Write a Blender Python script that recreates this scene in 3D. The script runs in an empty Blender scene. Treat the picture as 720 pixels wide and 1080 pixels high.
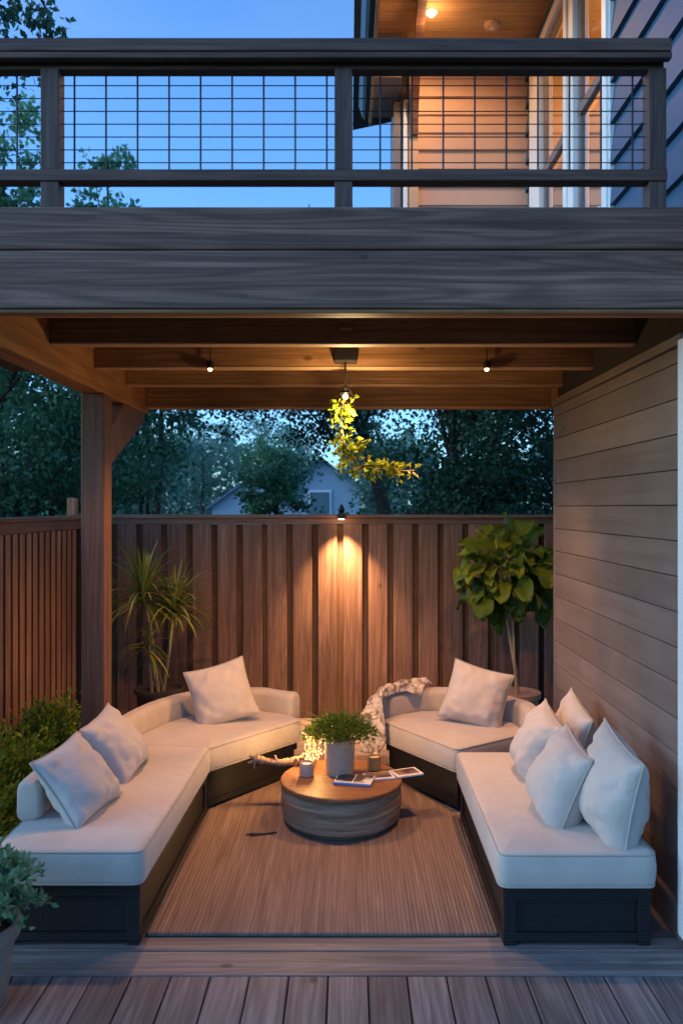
import bpy, bmesh, math, random
import numpy as np
from mathutils import Vector, Matrix, noise

R = math.radians
random.seed(7)
rng = np.random.default_rng(11)
scene = bpy.context.scene
COL = scene.collection
ORG = {}

# ------------------------------------------------------------------ objects
def tag(o, label=None, cat=None, group=None, kind=None):
    if label: o['label'] = label
    if cat: o['category'] = cat
    if group: o['group'] = group
    if kind: o['kind'] = kind
    return o

def thing(name, label, cat, loc=(0, 0, 0), group=None):
    o = bpy.data.objects.new(name, None)
    o.empty_display_size = 0.1
    COL.objects.link(o)
    o.location = loc
    ORG[o.name] = Vector(loc)
    return tag(o, label, cat, group)

def link(name, me, parent=None, org=None):
    o = bpy.data.objects.new(name, me)
    COL.objects.link(o)
    if parent is not None:
        o.parent = parent
        ORG[o.name] = ORG[parent.name].copy()
    else:
        o.location = org or (0, 0, 0)
        ORG[o.name] = Vector(org or (0, 0, 0))
    return o

class MB:
    def __init__(s):
        s.v = []; s.f = []; s.r = []; s.c = None
    def add(s, vs, fs, r=None):
        b = len(s.v)
        s.v.extend([tuple(p) for p in vs])
        rr = random.random() if r is None else r
        for q in fs:
            s.f.append(tuple(i + b for i in q)); s.r.append(rr)
    def box(s, x0, x1, y0, y1, z0, z1, r=None):
        s.add([(x0,y0,z0),(x1,y0,z0),(x1,y1,z0),(x0,y1,z0),(x0,y0,z1),(x1,y0,z1),(x1,y1,z1),(x0,y1,z1)],
              [(0,3,2,1),(4,5,6,7),(0,1,5,4),(1,2,6,5),(2,3,7,6),(3,0,4,7)], r)
    def prism(s, poly, z0, z1, r=None):
        n = len(poly)
        s.add([(x,y,z0) for x,y in poly] + [(x,y,z1) for x,y in poly],
              [tuple(range(n-1,-1,-1)), tuple(range(n,2*n))] + [(i,(i+1)%n,(i+1)%n+n,i+n) for i in range(n)], r)
    def prism_x(s, poly, x0, x1, r=None):      # poly in (y,z)
        n = len(poly)
        s.add([(x0,y,z) for y,z in poly] + [(x1,y,z) for y,z in poly],
              [tuple(range(n-1,-1,-1)), tuple(range(n,2*n))] + [(i,(i+1)%n,(i+1)%n+n,i+n) for i in range(n)], r)
    def bar(s, p, q, w, h, up=(0,0,1), r=None):
        p = Vector(p); q = Vector(q); d = (q-p).normalized(); u = Vector(up)
        a = d.cross(u).normalized(); b = a.cross(d).normalized()
        vs = []
        for c in (p, q):
            for i, j in ((-1,-1),(1,-1),(1,1),(-1,1)):
                vs.append(c + a*w/2*i + b*h/2*j)
        s.add(vs, [(0,1,2,3),(7,6,5,4),(0,4,5,1),(1,5,6,2),(2,6,7,3),(3,7,4,0)], r)
    def tube(s, pts, rad, n=8, r=None, closed=False):
        pts = [Vector(p) for p in pts]; m = len(pts)
        if not hasattr(rad, '__len__'): rad = [rad]*m
        vs = []; ref = None
        for i, p in enumerate(pts):
            if closed: t = pts[(i+1)%m]-pts[i-1]
            else: t = pts[min(i+1,m-1)]-pts[max(i-1,0)]
            t = t.normalized() if t.length > 1e-9 else Vector((0,0,1))
            if ref is None:
                ref = Vector((0,0,1)) if abs(t.z) < .9 else Vector((1,0,0))
            a = t.cross(ref).normalized(); ref = a.cross(t).normalized()
            for k in range(n):
                th = 2*math.pi*k/n
                vs.append(p + (a*math.cos(th)+ref*math.sin(th))*rad[i])
        fs = []
        mm = m if closed else m-1
        for i in range(mm):
            j = (i+1) % m
            for k in range(n):
                fs.append((i*n+k, i*n+(k+1)%n, j*n+(k+1)%n, j*n+k))
        if not closed:
            fs.append(tuple(range(n-1,-1,-1))); fs.append(tuple((m-1)*n+k for k in range(n)))
        s.add(vs, fs, r)
    def lathe(s, prof, c=(0,0,0), n=40, r=None, wob=0):
        vs = []; fs = []
        for i,(rad,z) in enumerate(prof):
            for k in range(n):
                th = 2*math.pi*k/n
                q = rad
                if wob: q += wob*noise.noise(Vector((math.cos(th)*2, math.sin(th)*2, z*14)))
                vs.append((c[0]+q*math.cos(th), c[1]+q*math.sin(th), c[2]+z))
        for i in range(len(prof)-1):
            for k in range(n):
                fs.append((i*n+k, i*n+(k+1)%n, (i+1)*n+(k+1)%n, (i+1)*n+k))
        fs.append(tuple(range(n-1,-1,-1))); fs.append(tuple((len(prof)-1)*n+k for k in range(n)))
        s.add(vs, fs, r)
    def sphere(s, c, rad, n=10, r=None):
        prof = [(max(1e-4, rad*math.sin(math.pi*i/n)), -rad*math.cos(math.pi*i/n)) for i in range(n+1)]
        s.lathe(prof, c, n*2, r)
    def build(s, name, mat, parent=None, org=None, smooth=None, bevel=0, seg=2):
        o0 = ORG[parent.name] if parent is not None else Vector(org or (0,0,0))
        me = bpy.data.meshes.new(name)
        me.from_pydata([(x-o0.x, y-o0.y, z-o0.z) for x,y,z in s.v], [], s.f)
        at = me.attributes.new('var', 'FLOAT', 'FACE')
        at.data.foreach_set('value', s.r)
        me.materials.append(mat)
        if smooth is not None:
            me.polygons.foreach_set('use_smooth', [True]*len(me.polygons))
            if smooth < 180: me.set_sharp_from_angle(angle=R(smooth))
        me.update()
        o = link(name, me, parent, org)
        if bevel:
            m = o.modifiers.new('bevel', 'BEVEL'); m.width = bevel; m.segments = seg; m.limit_method = 'ANGLE'; m.angle_limit = R(40)
        return o

def npmesh(name, V, F, var, mat, parent=None, org=None, smooth=False):
    o0 = ORG[parent.name] if parent is not None else Vector(org or (0,0,0))
    V = np.asarray(V, dtype=np.float32) - np.array(o0, dtype=np.float32)
    F = np.asarray(F, dtype=np.int32)
    me = bpy.data.meshes.new(name)
    k = F.shape[1]
    me.vertices.add(len(V)); me.vertices.foreach_set('co', V.ravel())
    me.loops.add(F.size); me.loops.foreach_set('vertex_index', F.ravel())
    me.polygons.add(len(F))
    me.polygons.foreach_set('loop_start', np.arange(0, F.size, k, dtype=np.int32))
    me.update(calc_edges=True)
    at = me.attributes.new('var', 'FLOAT', 'FACE'); at.data.foreach_set('value', np.asarray(var, dtype=np.float32))
    me.materials.append(mat)
    if smooth: me.polygons.foreach_set('use_smooth', [True]*len(F))
    return link(name, me, parent, org)

def unit(a): return a/np.maximum(np.linalg.norm(a, axis=-1, keepdims=True), 1e-9)

def leaf_cards(C, D, L, W, var, fold=.25, up=None):
    """folded two-quad leaves; C base points, D directions"""
    n = len(C); D = unit(D)
    rnd = unit(rng.normal(size=(n,3)))
    if up is not None: rnd = unit(rnd*.6 + np.array(up))
    S = unit(np.cross(D, rnd)); N = np.cross(S, D)
    L = (np.ones(n)*L*rng.uniform(.7,1.25,n))[:,None]; W = L*W
    b = C; t = C + D*L - N*L*.12; m = C + D*L*.5 + N*L*.05
    l = C + D*L*.45 + S*W*.5 + N*W*fold; r = C + D*L*.45 - S*W*.5 + N*W*fold
    V = np.stack([b, l, t, r, m], 1).reshape(-1,3)
    i = np.arange(n)[:,None]*5
    F = np.concatenate([i+np.array([[0,4,2,1]]), i+np.array([[0,3,2,4]])], 0)
    return V, F, np.concatenate([var, var])

def join_cards(parts):
    V=[];F=[];A=[];b=0
    for v,f,a in parts:
        V.append(v);F.append(f+b);A.append(a);b+=len(v)
    return np.concatenate(V),np.concatenate(F),np.concatenate(A)

# ------------------------------------------------------------------ materials
class NT:
    def __init__(s, name):
        s.m = bpy.data.materials.new(name); s.m.use_nodes = True
        s.t = s.m.node_tree; s.t.nodes.clear()
        s.out = s.n('ShaderNodeOutputMaterial')
    def n(s, t, **kw):
        x = s.t.nodes.new(t)
        for k, v in kw.items(): setattr(x, k, v)
        return x
    def l(s, a, b): s.t.links.new(a, b)
    def math(s, op, a, b=None):
        x = s.n('ShaderNodeMath', operation=op)
        for i, q in enumerate((a, b)):
            if q is None: continue
            if isinstance(q, (int, float)): x.inputs[i].default_value = q
            else: s.l(q, x.inputs[i])
        return x.outputs[0]
    def ramp(s, fac, stops, interp='LINEAR'):
        x = s.n('ShaderNodeValToRGB'); e = x.color_ramp.elements; x.color_ramp.interpolation = interp
        while len(e) < len(stops): e.new(.5)
        for i, (p, c) in enumerate(stops):
            e[i].position = p; e[i].color = (*c, 1)
        s.l(fac, x.inputs[0]); return x.outputs[0]
    def mix(s, fac, a, b, mode='MIX'):
        x = s.n('ShaderNodeMix', data_type='RGBA', blend_type=mode)
        for sock, q in ((x.inputs[0], fac), (x.inputs[6], a), (x.inputs[7], b)):
            if isinstance(q, (int, float)): sock.default_value = q
            elif isinstance(q, tuple): sock.default_value = (*q, 1)
            else: s.l(q, sock)
        return x.outputs[2]
    def coord(s, scale=(1,1,1), offvar=False):
        tc = s.n('ShaderNodeTexCoord'); v = tc.outputs['Object']
        if offvar:
            at = s.n('ShaderNodeAttribute', attribute_name='var')
            mm = s.n('ShaderNodeVectorMath', operation='SCALE'); cb = s.n('ShaderNodeCombineXYZ')
            for i in range(3): cb.inputs[i].default_value = (37., 53., 41.)[i]
            s.l(cb.outputs[0], mm.inputs[0]); s.l(at.outputs['Fac'], mm.inputs['Scale'])
            ad = s.n('ShaderNodeVectorMath', operation='ADD'); s.l(v, ad.inputs[0]); s.l(mm.outputs[0], ad.inputs[1]); v = ad.outputs[0]
        mp = s.n('ShaderNodeMapping'); mp.inputs['Scale'].default_value = scale; s.l(v, mp.inputs[0])
        return mp.outputs[0]
    def noise(s, vec, scale, detail=4, rough=.55, dist=0):
        x = s.n('ShaderNodeTexNoise'); s.l(vec, x.inputs['Vector'])
        x.inputs['Scale'].default_value = scale; x.inputs['Detail'].default_value = detail
        x.inputs['Roughness'].default_value = rough; x.inputs['Distortion'].default_value = dist
        return x.outputs['Fac']
    def var(s): return s.n('ShaderNodeAttribute', attribute_name='var').outputs['Fac']
    def bump(s, h, strength=.3, dist=.01):
        x = s.n('ShaderNodeBump'); x.inputs['Strength'].default_value = strength; x.inputs['Distance'].default_value = dist
        s.l(h, x.inputs['Height']); return x.outputs[0]
    def pbr(s, color, rough=.6, bump=None, metal=0, spec=.4, **kw):
        p = s.n('ShaderNodeBsdfPrincipled')
        for k, q in (('Base Color', color), ('Roughness', rough), ('Metallic', metal), ('Specular IOR Level', spec), *kw.items()):
            if isinstance(q, (int, float)): p.inputs[k].default_value = q
            elif isinstance(q, tuple): p.inputs[k].default_value = (*q, 1) if len(q) == 3 else q
            else: s.l(q, p.inputs[k])
        if bump is not None: s.l(bump, p.inputs['Normal'])
        s.l(p.outputs[0], s.out.inputs[0]); return s.m

def wood(name, c1, c2, axis, rough=.62, grain=26, along=1.1, varamt=.45, weather=None, bump=.25, streak=.5, fineamt=.55):
    t = NT(name)
    sc = [grain]*3; sc['xyz'.index(axis)] = along
    v = t.coord(tuple(sc), True)
    g = t.noise(v, 1.0, 7, .62, .7)
    sc2 = [7.]*3; sc2['xyz'.index(axis)] = .42
    cont = t.noise(t.coord(tuple(sc2), True), 1.0, 2, .45, .25)
    lines = t.math('POWER', t.math('ADD', t.math('MULTIPLY', t.math('SINE', t.math('MULTIPLY', cont, 95.)), .5), .5), 1.6)
    sc3 = [grain*3.2]*3; sc3['xyz'.index(axis)] = along*1.2
    fine = t.noise(t.coord(tuple(sc3), True), 1.0, 3, .6)
    big = t.noise(t.coord((2.2,2.2,2.2), True), 1.0, 3)
    col = t.ramp(g, [(.28, c1), (.5, tuple((a+b)/2 for a,b in zip(c1,c2))), (.74, c2)])
    col = t.mix(t.math('MULTIPLY', lines, streak*.62), col, tuple(a*.55 for a in c1))
    col = t.mix(t.ramp(fine, [(.35,(fineamt,)*3),(.55,(0,0,0))]), col, tuple(a*.6 for a in c1))
    # knots
    vk = [1.6]*3; vk['xyz'.index(axis)] = .9
    vo = t.n('ShaderNodeTexVoronoi'); t.l(t.coord(tuple(x*2.3 for x in vk), True), vo.inputs['Vector']); vo.inputs['Scale'].default_value = 1
    kn = t.ramp(vo.outputs['Distance'], [(.03, (1,1,1)), (.075, (0,0,0))])
    col = t.mix(t.math('MULTIPLY', kn, .75), col, tuple(a*.3 for a in c1))
    if weather: col = t.mix(t.ramp(big, [(.38,(0,0,0)),(.68,(.8,.8,.8))]), col, weather)
    vv = t.math('ADD', t.math('MULTIPLY', t.var(), varamt), 1-varamt/2)
    vv = t.math('MULTIPLY', vv, t.math('ADD', t.math('MULTIPLY', big, .6), .7))
    hsv = t.n('ShaderNodeHueSaturation'); t.l(col, hsv.inputs['Color']); t.l(vv, hsv.inputs['Value'])
    rg = t.math('ADD', t.math('MULTIPLY', g, .3), rough-.15)
    return t.pbr(hsv.outputs[0], rg, t.bump(t.math('ADD', g, t.math('MULTIPLY', fine, .6)), bump*1.5, .004), spec=.3)

def fabric(name, c, weave=520, bump=.35):
    t = NT(name)
    v = t.coord((1,1,1))
    a = t.noise(v, weave, 2); b = t.noise(v, 6, 4)
    f = t.noise(v, 60, 3)
    col = t.mix(b, tuple(x*.76 for x in c), tuple(min(1, x*1.08) for x in c))
    col = t.mix(t.math('MULTIPLY', a, .35), col, tuple(x*.6 for x in c))
    cr = t.noise(t.coord((7,16,11)), 1.0, 4, .5, .8)
    h = t.math('ADD', t.math('ADD', t.math('MULTIPLY', a, .5), t.math('MULTIPLY', f, 1.2)), t.math('MULTIPLY', cr, 5.0))
    m = t.pbr(col, .9, t.bump(h, bump, .003), spec=.15)
    p = [n for n in t.t.nodes if n.type == 'BSDF_PRINCIPLED'][0]
    p.inputs['Sheen Weight'].default_value = .25; p.inputs['Sheen Roughness'].default_value = .5
    return m

def leafmat(name, stops, trans=.35, rough=.5, spec=.3):
    t = NT(name)
    v = t.math('ADD', t.var(), t.math('MULTIPLY', t.math('SUBTRACT', t.noise(t.coord(), 3, 2), .5), .4))
    col = t.ramp(v, stops)
    p = t.n('ShaderNodeBsdfPrincipled'); t.l(col, p.inputs['Base Color']); p.inputs['Roughness'].default_value = rough
    p.inputs['Specular IOR Level'].default_value = spec
    tr = t.n('ShaderNodeBsdfTranslucent'); t.l(t.mix(.35, col, (.25,.3,.03), 'MULTIPLY') if False else col, tr.inputs[0])
    mx = t.n('ShaderNodeMixShader'); mx.inputs[0].default_value = trans
    t.l(p.outputs[0], mx.inputs[1]); t.l(tr.outputs[0], mx.inputs[2]); t.l(mx.outputs[0], t.out.inputs[0])
    return t.m

def plain(name, c, rough=.5, metal=0, nscale=30, amt=.25, bump=.1, spec=.4):
    t = NT(name); g = t.noise(t.coord(), nscale, 5)
    col = t.mix(g, tuple(x*(1-amt) for x in c), tuple(min(1,x*(1+amt)) for x in c))
    return t.pbr(col, rough, t.bump(g, bump, .003), metal, spec)

def emit(name, c, s):
    t = NT(name); e = t.n('ShaderNodeEmission'); e.inputs[0].default_value = (*c,1); e.inputs[1].default_value = s
    t.l(e.outputs[0], t.out.inputs[0]); return t.m

def glassmat(name, tint=(1,1,1), base=.06):
    t = NT(name)
    tr = t.n('ShaderNodeBsdfTransparent'); tr.inputs[0].default_value = (*tint,1)
    gl = t.n('ShaderNodeBsdfGlossy'); gl.inputs['Roughness'].default_value = .02
    lw = t.n('ShaderNodeLayerWeight'); lw.inputs[0].default_value = .35
    f = t.math('ADD', t.math('MULTIPLY', lw.outputs['Fresnel'], .8), base)
    mx = t.n('ShaderNodeMixShader'); t.l(f, mx.inputs[0]); t.l(tr.outputs[0], mx.inputs[1]); t.l(gl.outputs[0], mx.inputs[2])
    t.l(mx.outputs[0], t.out.inputs[0]); return t.m

M = {}
M['fascia'] = wood('fascia_wood', (.085,.04,.028), (.31,.172,.127), 'x', .6, 26, .7, .3, streak=.8)
M['rail'] = wood('rail_wood', (.08,.039,.027), (.19,.105,.076), 'x', .5, 34, 1.4, .2)
M['railpost'] = wood('rail_post_wood', (.065,.034,.026), (.15,.088,.07), 'z', .5, 34, 1.4, .2)
M['joist'] = wood('joist_wood', (.18,.078,.03), (.36,.165,.068), 'x', .6, 24, 1.0, .25)
M['lit_edge'] = wood('lit_edge_wood', (.32,.17,.09), (.55,.33,.19), 'x', .6, 24, 1.0, .15)  # paler wood, paints the light on joist and rear beam undersides
M['beam'] = wood('beam_wood', (.20,.083,.031), (.42,.19,.075), 'y', .6, 24, 1.0, .25)
M['post'] = wood('post_wood', (.095,.042,.026), (.19,.092,.058), 'z', .6, 26, 1.0, .2)
M['deckboard'] = wood('deckboard_wood', (.10,.06,.035), (.2,.12,.07), 'x', .7, 24, 1.0, .4)
M['fence'] = wood('fence_wood', (.11,.061,.042), (.265,.158,.112), 'z', .68, 24, .9, .5, streak=.55)
M['fenceback'] = wood('fence_back_wood', (.085,.045,.03), (.19,.11,.07), 'z', .75, 24, .9, .4)
M['fencecap'] = wood('fence_cap_wood', (.12,.07,.05), (.25,.155,.115), 'x', .65, 26, 1.0, .2)
M['slat'] = wood('slat_wood', (.26,.115,.065), (.46,.23,.135), 'z', .65, 24, 1.0, .35)
M['slatcap'] = wood('slat_cap_wood', (.15,.07,.045), (.28,.14,.09), 'y', .65, 24, 1.0, .2)
M['wall'] = wood('lower_siding_wood', (.135,.096,.083), (.185,.138,.121), 'y', .6, 12, .6, .3, streak=.16, bump=.08, fineamt=.2)
M['plank'] = wood('plank_wood', (.095,.08,.078), (.25,.215,.21), 'y', .55, 26, 1.0, .55, streak=.6)
M['crossboard'] = wood('cross_board_wood', (.11,.09,.084), (.26,.215,.20), 'x', .55, 26, 1.0, .3, streak=.5)
M['porchwood'] = wood('porch_ceiling_wood', (.38,.21,.09), (.55,.34,.16), 'x', .5, 22, 1.0, .2, streak=.3)
M['dark'] = plain('dark_backing', (.02,.013,.01), .9)
def wicker():
    t = NT('espresso_wicker'); v = t.coord()
    def wv(d, sc):
        w = t.n('ShaderNodeTexWave', wave_type='BANDS', bands_direction=d); t.l(v, w.inputs['Vector']); w.inputs['Scale'].default_value = sc; return w.outputs['Fac']
    a = wv('Z', 40); b = t.math('MAXIMUM', wv('X', 14), wv('Y', 14)); g = t.noise(v, 14, 4)
    h = t.math('MULTIPLY', a, t.math('ADD', t.math('MULTIPLY', b, .5), .5))
    c = t.mix(h, (.006,.0045,.0045), (.013,.0095,.009)); c = t.mix(t.math('MULTIPLY', g, .4), c, (.012,.009,.008))
    return t.pbr(c, .5, t.bump(h, .7, .004), spec=.35)
M['sofabase'] = wicker()
M['cushion'] = fabric('cream_canvas', (.51,.44,.385))
M['pillow'] = fabric('pillow_canvas', (.51,.445,.405), 460, .45)
M['piping'] = fabric('piping_cord', (.40,.36,.31))
M['back'] = fabric('backrest_canvas', (.50,.42,.35))
M['blue_siding'] = plain('blue_siding', (.028,.085,.16), .6, 0, 14, .18, .15)
M['beige_siding'] = plain('beige_siding', (.58,.38,.29), .6, 0, 10, .08, .1)
M['white'] = plain('white_trim', (.72,.71,.72), .45, 0, 14, .06, .05)
M['cornertrim'] = plain('corner_trim_paint', (.60,.60,.62), .5, 0, 14, .08, .05)
M['tan'] = plain('tan_trim', (.55,.36,.23), .5, 0, 14, .1, .05)
M['gutter'] = plain('gutter_paint', (.035,.05,.075), .4, 0, 14, .1, .05)
M['eave'] = plain('eave_paint', (.22,.18,.17), .6, 0, 10, .12, .05)
M['room'] = plain('room_wall', (.75,.5,.24), .8, 0, 6, .08, 0)
M['reflection_panel'] = plain('siding_reflection', (.62,.42,.33), .9, 0, 8, .08, 0)  # coloured like the beige siding mirrored in the lower panes
M['pane'] = glassmat('window_pane')
M['sash'] = plain('sash_paint', (.16,.13,.13), .5, 0, 14, .1, .05)
M['roof'] = plain('roof_shingle', (.05,.05,.055), .85, 0, 24, .4, .4)
M['black'] = plain('black_metal', (.018,.016,.016), .4, .3, 40, .2, .05)
M['wire'] = plain('wire_metal', (.02,.022,.028), .45, .5, 40, .2, 0)
M['soil'] = plain('soil', (.03,.02,.013), .95, 0, 50, .5, .8)
M['pot_dark'] = plain('dark_pot', (.045,.035,.032), .55, 0, 20, .3, .1)
M['pot_gray'] = plain('weathered_pot', (.22,.15,.115), .8, 0, 16, .35, .3)
M['pot_cement'] = plain('cement_planter', (.42,.29,.20), .75, 0, 22, .16, .2)
M['cup'] = plain('ceramic_cup', (.40,.30,.24), .4, 0, 20, .12, .05)
M['wax'] = plain('candle_wax', (.8,.68,.5), .5, 0, 10, .05, 0)
M['amber'] = plain('amber_jar', (.32,.15,.05), .15, 0, 40, .35, .3)
M['drift'] = wood('driftwood', (.24,.145,.085), (.50,.34,.22), 'x', .75, 60, 5, .2)
M['bark'] = plain('bark', (.05,.038,.03), .9, 0, 18, .45, .8)
M['stem'] = plain('plant_stem', (.22,.16,.10), .8, 0, 40, .3, .3)
M['bulb'] = emit('bulb_glow', (1,.66,.28), 7)
M['bulb_soft'] = emit('fairy_bulb', (1,.62,.22), 7)
M['diffuser'] = emit('lamp_diffuser', (1,.72,.40), 9)
M['twig'] = plain('dry_twig', (.42,.26,.11), .8, 0, 40, .3, .2)
M['lawn'] = plain('lawn', (.035,.055,.02), .95, 0, 3, .4, .5)
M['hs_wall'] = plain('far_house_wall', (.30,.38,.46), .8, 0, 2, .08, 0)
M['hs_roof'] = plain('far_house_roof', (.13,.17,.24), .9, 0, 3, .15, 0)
M['hs_win'] = plain('far_house_window', (.12,.17,.2), .2, 0, 2, .1, 0)
G = [(0,(.006,.014,.008)), (.45,(.02,.045,.018)), (.8,(.045,.085,.03)), (1,(.07,.12,.045))]
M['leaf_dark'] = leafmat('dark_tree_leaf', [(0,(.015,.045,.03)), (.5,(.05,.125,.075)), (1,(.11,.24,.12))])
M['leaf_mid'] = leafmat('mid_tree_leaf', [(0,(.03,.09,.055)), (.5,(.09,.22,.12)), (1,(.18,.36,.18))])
M['leaf_haze'] = leafmat('hazed_far_leaf', [(0,(.08,.17,.14)), (.5,(.14,.26,.20)), (1,(.22,.36,.26))])  # distance haze painted into the leaf colour
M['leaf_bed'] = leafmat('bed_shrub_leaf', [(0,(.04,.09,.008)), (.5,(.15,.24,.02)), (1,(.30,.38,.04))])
M['leaf_sage'] = leafmat('sage_leaf', [(0,(.04,.10,.05)), (.5,(.11,.22,.11)), (1,(.22,.35,.18))])
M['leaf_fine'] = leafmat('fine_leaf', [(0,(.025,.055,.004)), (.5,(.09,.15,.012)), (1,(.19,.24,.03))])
M['leaf_blade'] = leafmat('blade_leaf', [(0,(.06,.10,.012)), (.5,(.15,.20,.03)), (1,(.30,.32,.07))], .3, .4)
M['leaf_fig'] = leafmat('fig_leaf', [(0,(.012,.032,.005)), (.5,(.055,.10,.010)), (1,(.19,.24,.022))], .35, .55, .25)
M['leaf_vine'] = leafmat('vine_leaf', [(0,(.08,.12,.006)), (.5,(.19,.215,.012)), (1,(.32,.33,.025))], .45)

def rugmat():
    t = NT('ribbed_rug')
    v = t.coord()
    w = t.n('ShaderNodeTexWave', wave_type='BANDS', bands_direction='X'); t.l(v, w.inputs['Vector'])
    w.inputs['Scale'].default_value = 17; w.inputs['Distortion'].default_value = .6; w.inputs['Detail'].default_value = 2; w.inputs['Detail Scale'].default_value = 2
    g = t.noise(t.coord((38,1.6,38)), 1, 6, .6, .9)
    b = t.noise(v, 2.2, 4)
    f = t.noise(v, 300, 2)
    c = t.ramp(g, [(.3,(.115,.076,.065)),(.55,(.20,.143,.124)),(.75,(.285,.22,.195))])
    c = t.mix(t.math('MULTIPLY', w.outputs['Fac'], .32), c, (.10,.06,.042))
    c = t.mix(t.math('MULTIPLY', b, .35), c, (.2,.125,.085))
    h = t.math('ADD', t.math('MULTIPLY', w.outputs['Fac'], -1.), t.math('MULTIPLY', f, .5))
    return t.pbr(c, .88, t.bump(h, .5, .004), spec=.15)
M['rug'] = rugmat()

def tablemat():
    t = NT('weathered_drum')
    v = t.coord((2.2,2.2,42))
    g = t.noise(v, 1.0, 6, .6, .8); b = t.noise(t.coord((1.1,1.1,16)), 1.0, 4, .5, .4)
    c = t.ramp(g, [(.3,(.12,.08,.052)),(.5,(.27,.19,.125)),(.72,(.44,.32,.215))])
    c = t.mix(t.ramp(b, [(.50,(0,0,0)),(.58,(.5,.5,.5))]), c, (.075,.05,.034))
    return t.pbr(c, .85, t.bump(g, .6, .006), spec=.2)
M['drum'] = tablemat()
M['tabletop'] = wood('table_top_wood', (.17,.07,.028), (.30,.14,.06), 'x', .55, 26, 1.6, .1)

def throwmat():
    t = NT('knit_throw')
    v = t.coord()
    vo = t.n('ShaderNodeTexVoronoi'); t.l(v, vo.inputs['Vector']); vo.inputs['Scale'].default_value = 55
    g = t.noise(v, 24, 3); f = t.noise(v, 140, 2)
    c = t.ramp(g, [(.34,(.16,.11,.08)),(.43,(.42,.33,.26)),(.52,(.72,.63,.53))])
    c = t.mix(t.math('MULTIPLY', vo.outputs['Distance'], .5), c, (.2,.13,.1))
    h = t.math('ADD', vo.outputs['Distance'], f)
    return t.pbr(c, .95, t.bump(h, .9, .006), spec=.1)
M['throw'] = throwmat()

def printmat(name, seed, light=(.7,.66,.6), dark=(.05,.04,.04), sc=9):
    t = NT(name); v = t.coord((1,1,1))
    a = t.n('ShaderNodeVectorMath', operation='ADD'); t.l(v, a.inputs[0]); a.inputs[1].default_value = (seed*3.1, seed*1.7, seed)
    g = t.noise(a.outputs[0], sc, 2, .4); c = t.ramp(g, [(.44, dark), (.5, tuple((x+y)/2*1.0 for x,y in zip(light,dark))), (.57, light)])
    return t.pbr(c, .35, None, spec=.4)
M['print_a'] = printmat('photo_print', 1); M['print_b'] = printmat('photo_print_brown', 5, (.30,.17,.10), (.07,.035,.025), 7)
M['paper'] = plain('paper', (.75,.70,.66), .5, 0, 20, .05, 0)
M['bluecover'] = plain('magazine_cover', (.10,.17,.36), .4, 0, 10, .1, 0)

# ------------------------------------------------------------------ helpers for soft furnishing
def fillet(poly, rad, n=5):
    out = []; m = len(poly)
    for i in range(m):
        p = Vector(poly[i]); a = Vector(poly[i-1]); b = Vector(poly[(i+1)%m])
        u = (a-p); w = (b-p); lu, lw = u.length, w.length; u.normalize(); w.normalize()
        ang = u.angle(w)
        if ang > R(168): out.append(tuple(p)); continue
        d = min(rad/math.tan(ang/2), lu*.45, lw*.45)
        s0 = p+u*d; s1 = p+w*d
        for k in range(n+1):
            q = k/n
            out.append(tuple((1-q)**2*s0 + 2*q*(1-q)*p + q*q*s1))
    return out

def densify(poly, step=.05):
    out = []
    for i in range(len(poly)):
        a = Vector(poly[i]); b = Vector(poly[(i+1)%len(poly)])
        k = max(1, int((b-a).length/step))
        for j in range(k): out.append(tuple(a.lerp(b, j/k)))
    return out

def inset(poly, d):
    n = len(poly); out = []
    for i in range(n):
        a = Vector(poly[i-1]); p = Vector(poly[i]); b = Vector(poly[(i+1)%n])
        t = (b-a).normalized(); nn = Vector((-t.y, t.x))     # ccw -> inward
        out.append(tuple(p + nn*d))
    return out

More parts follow.
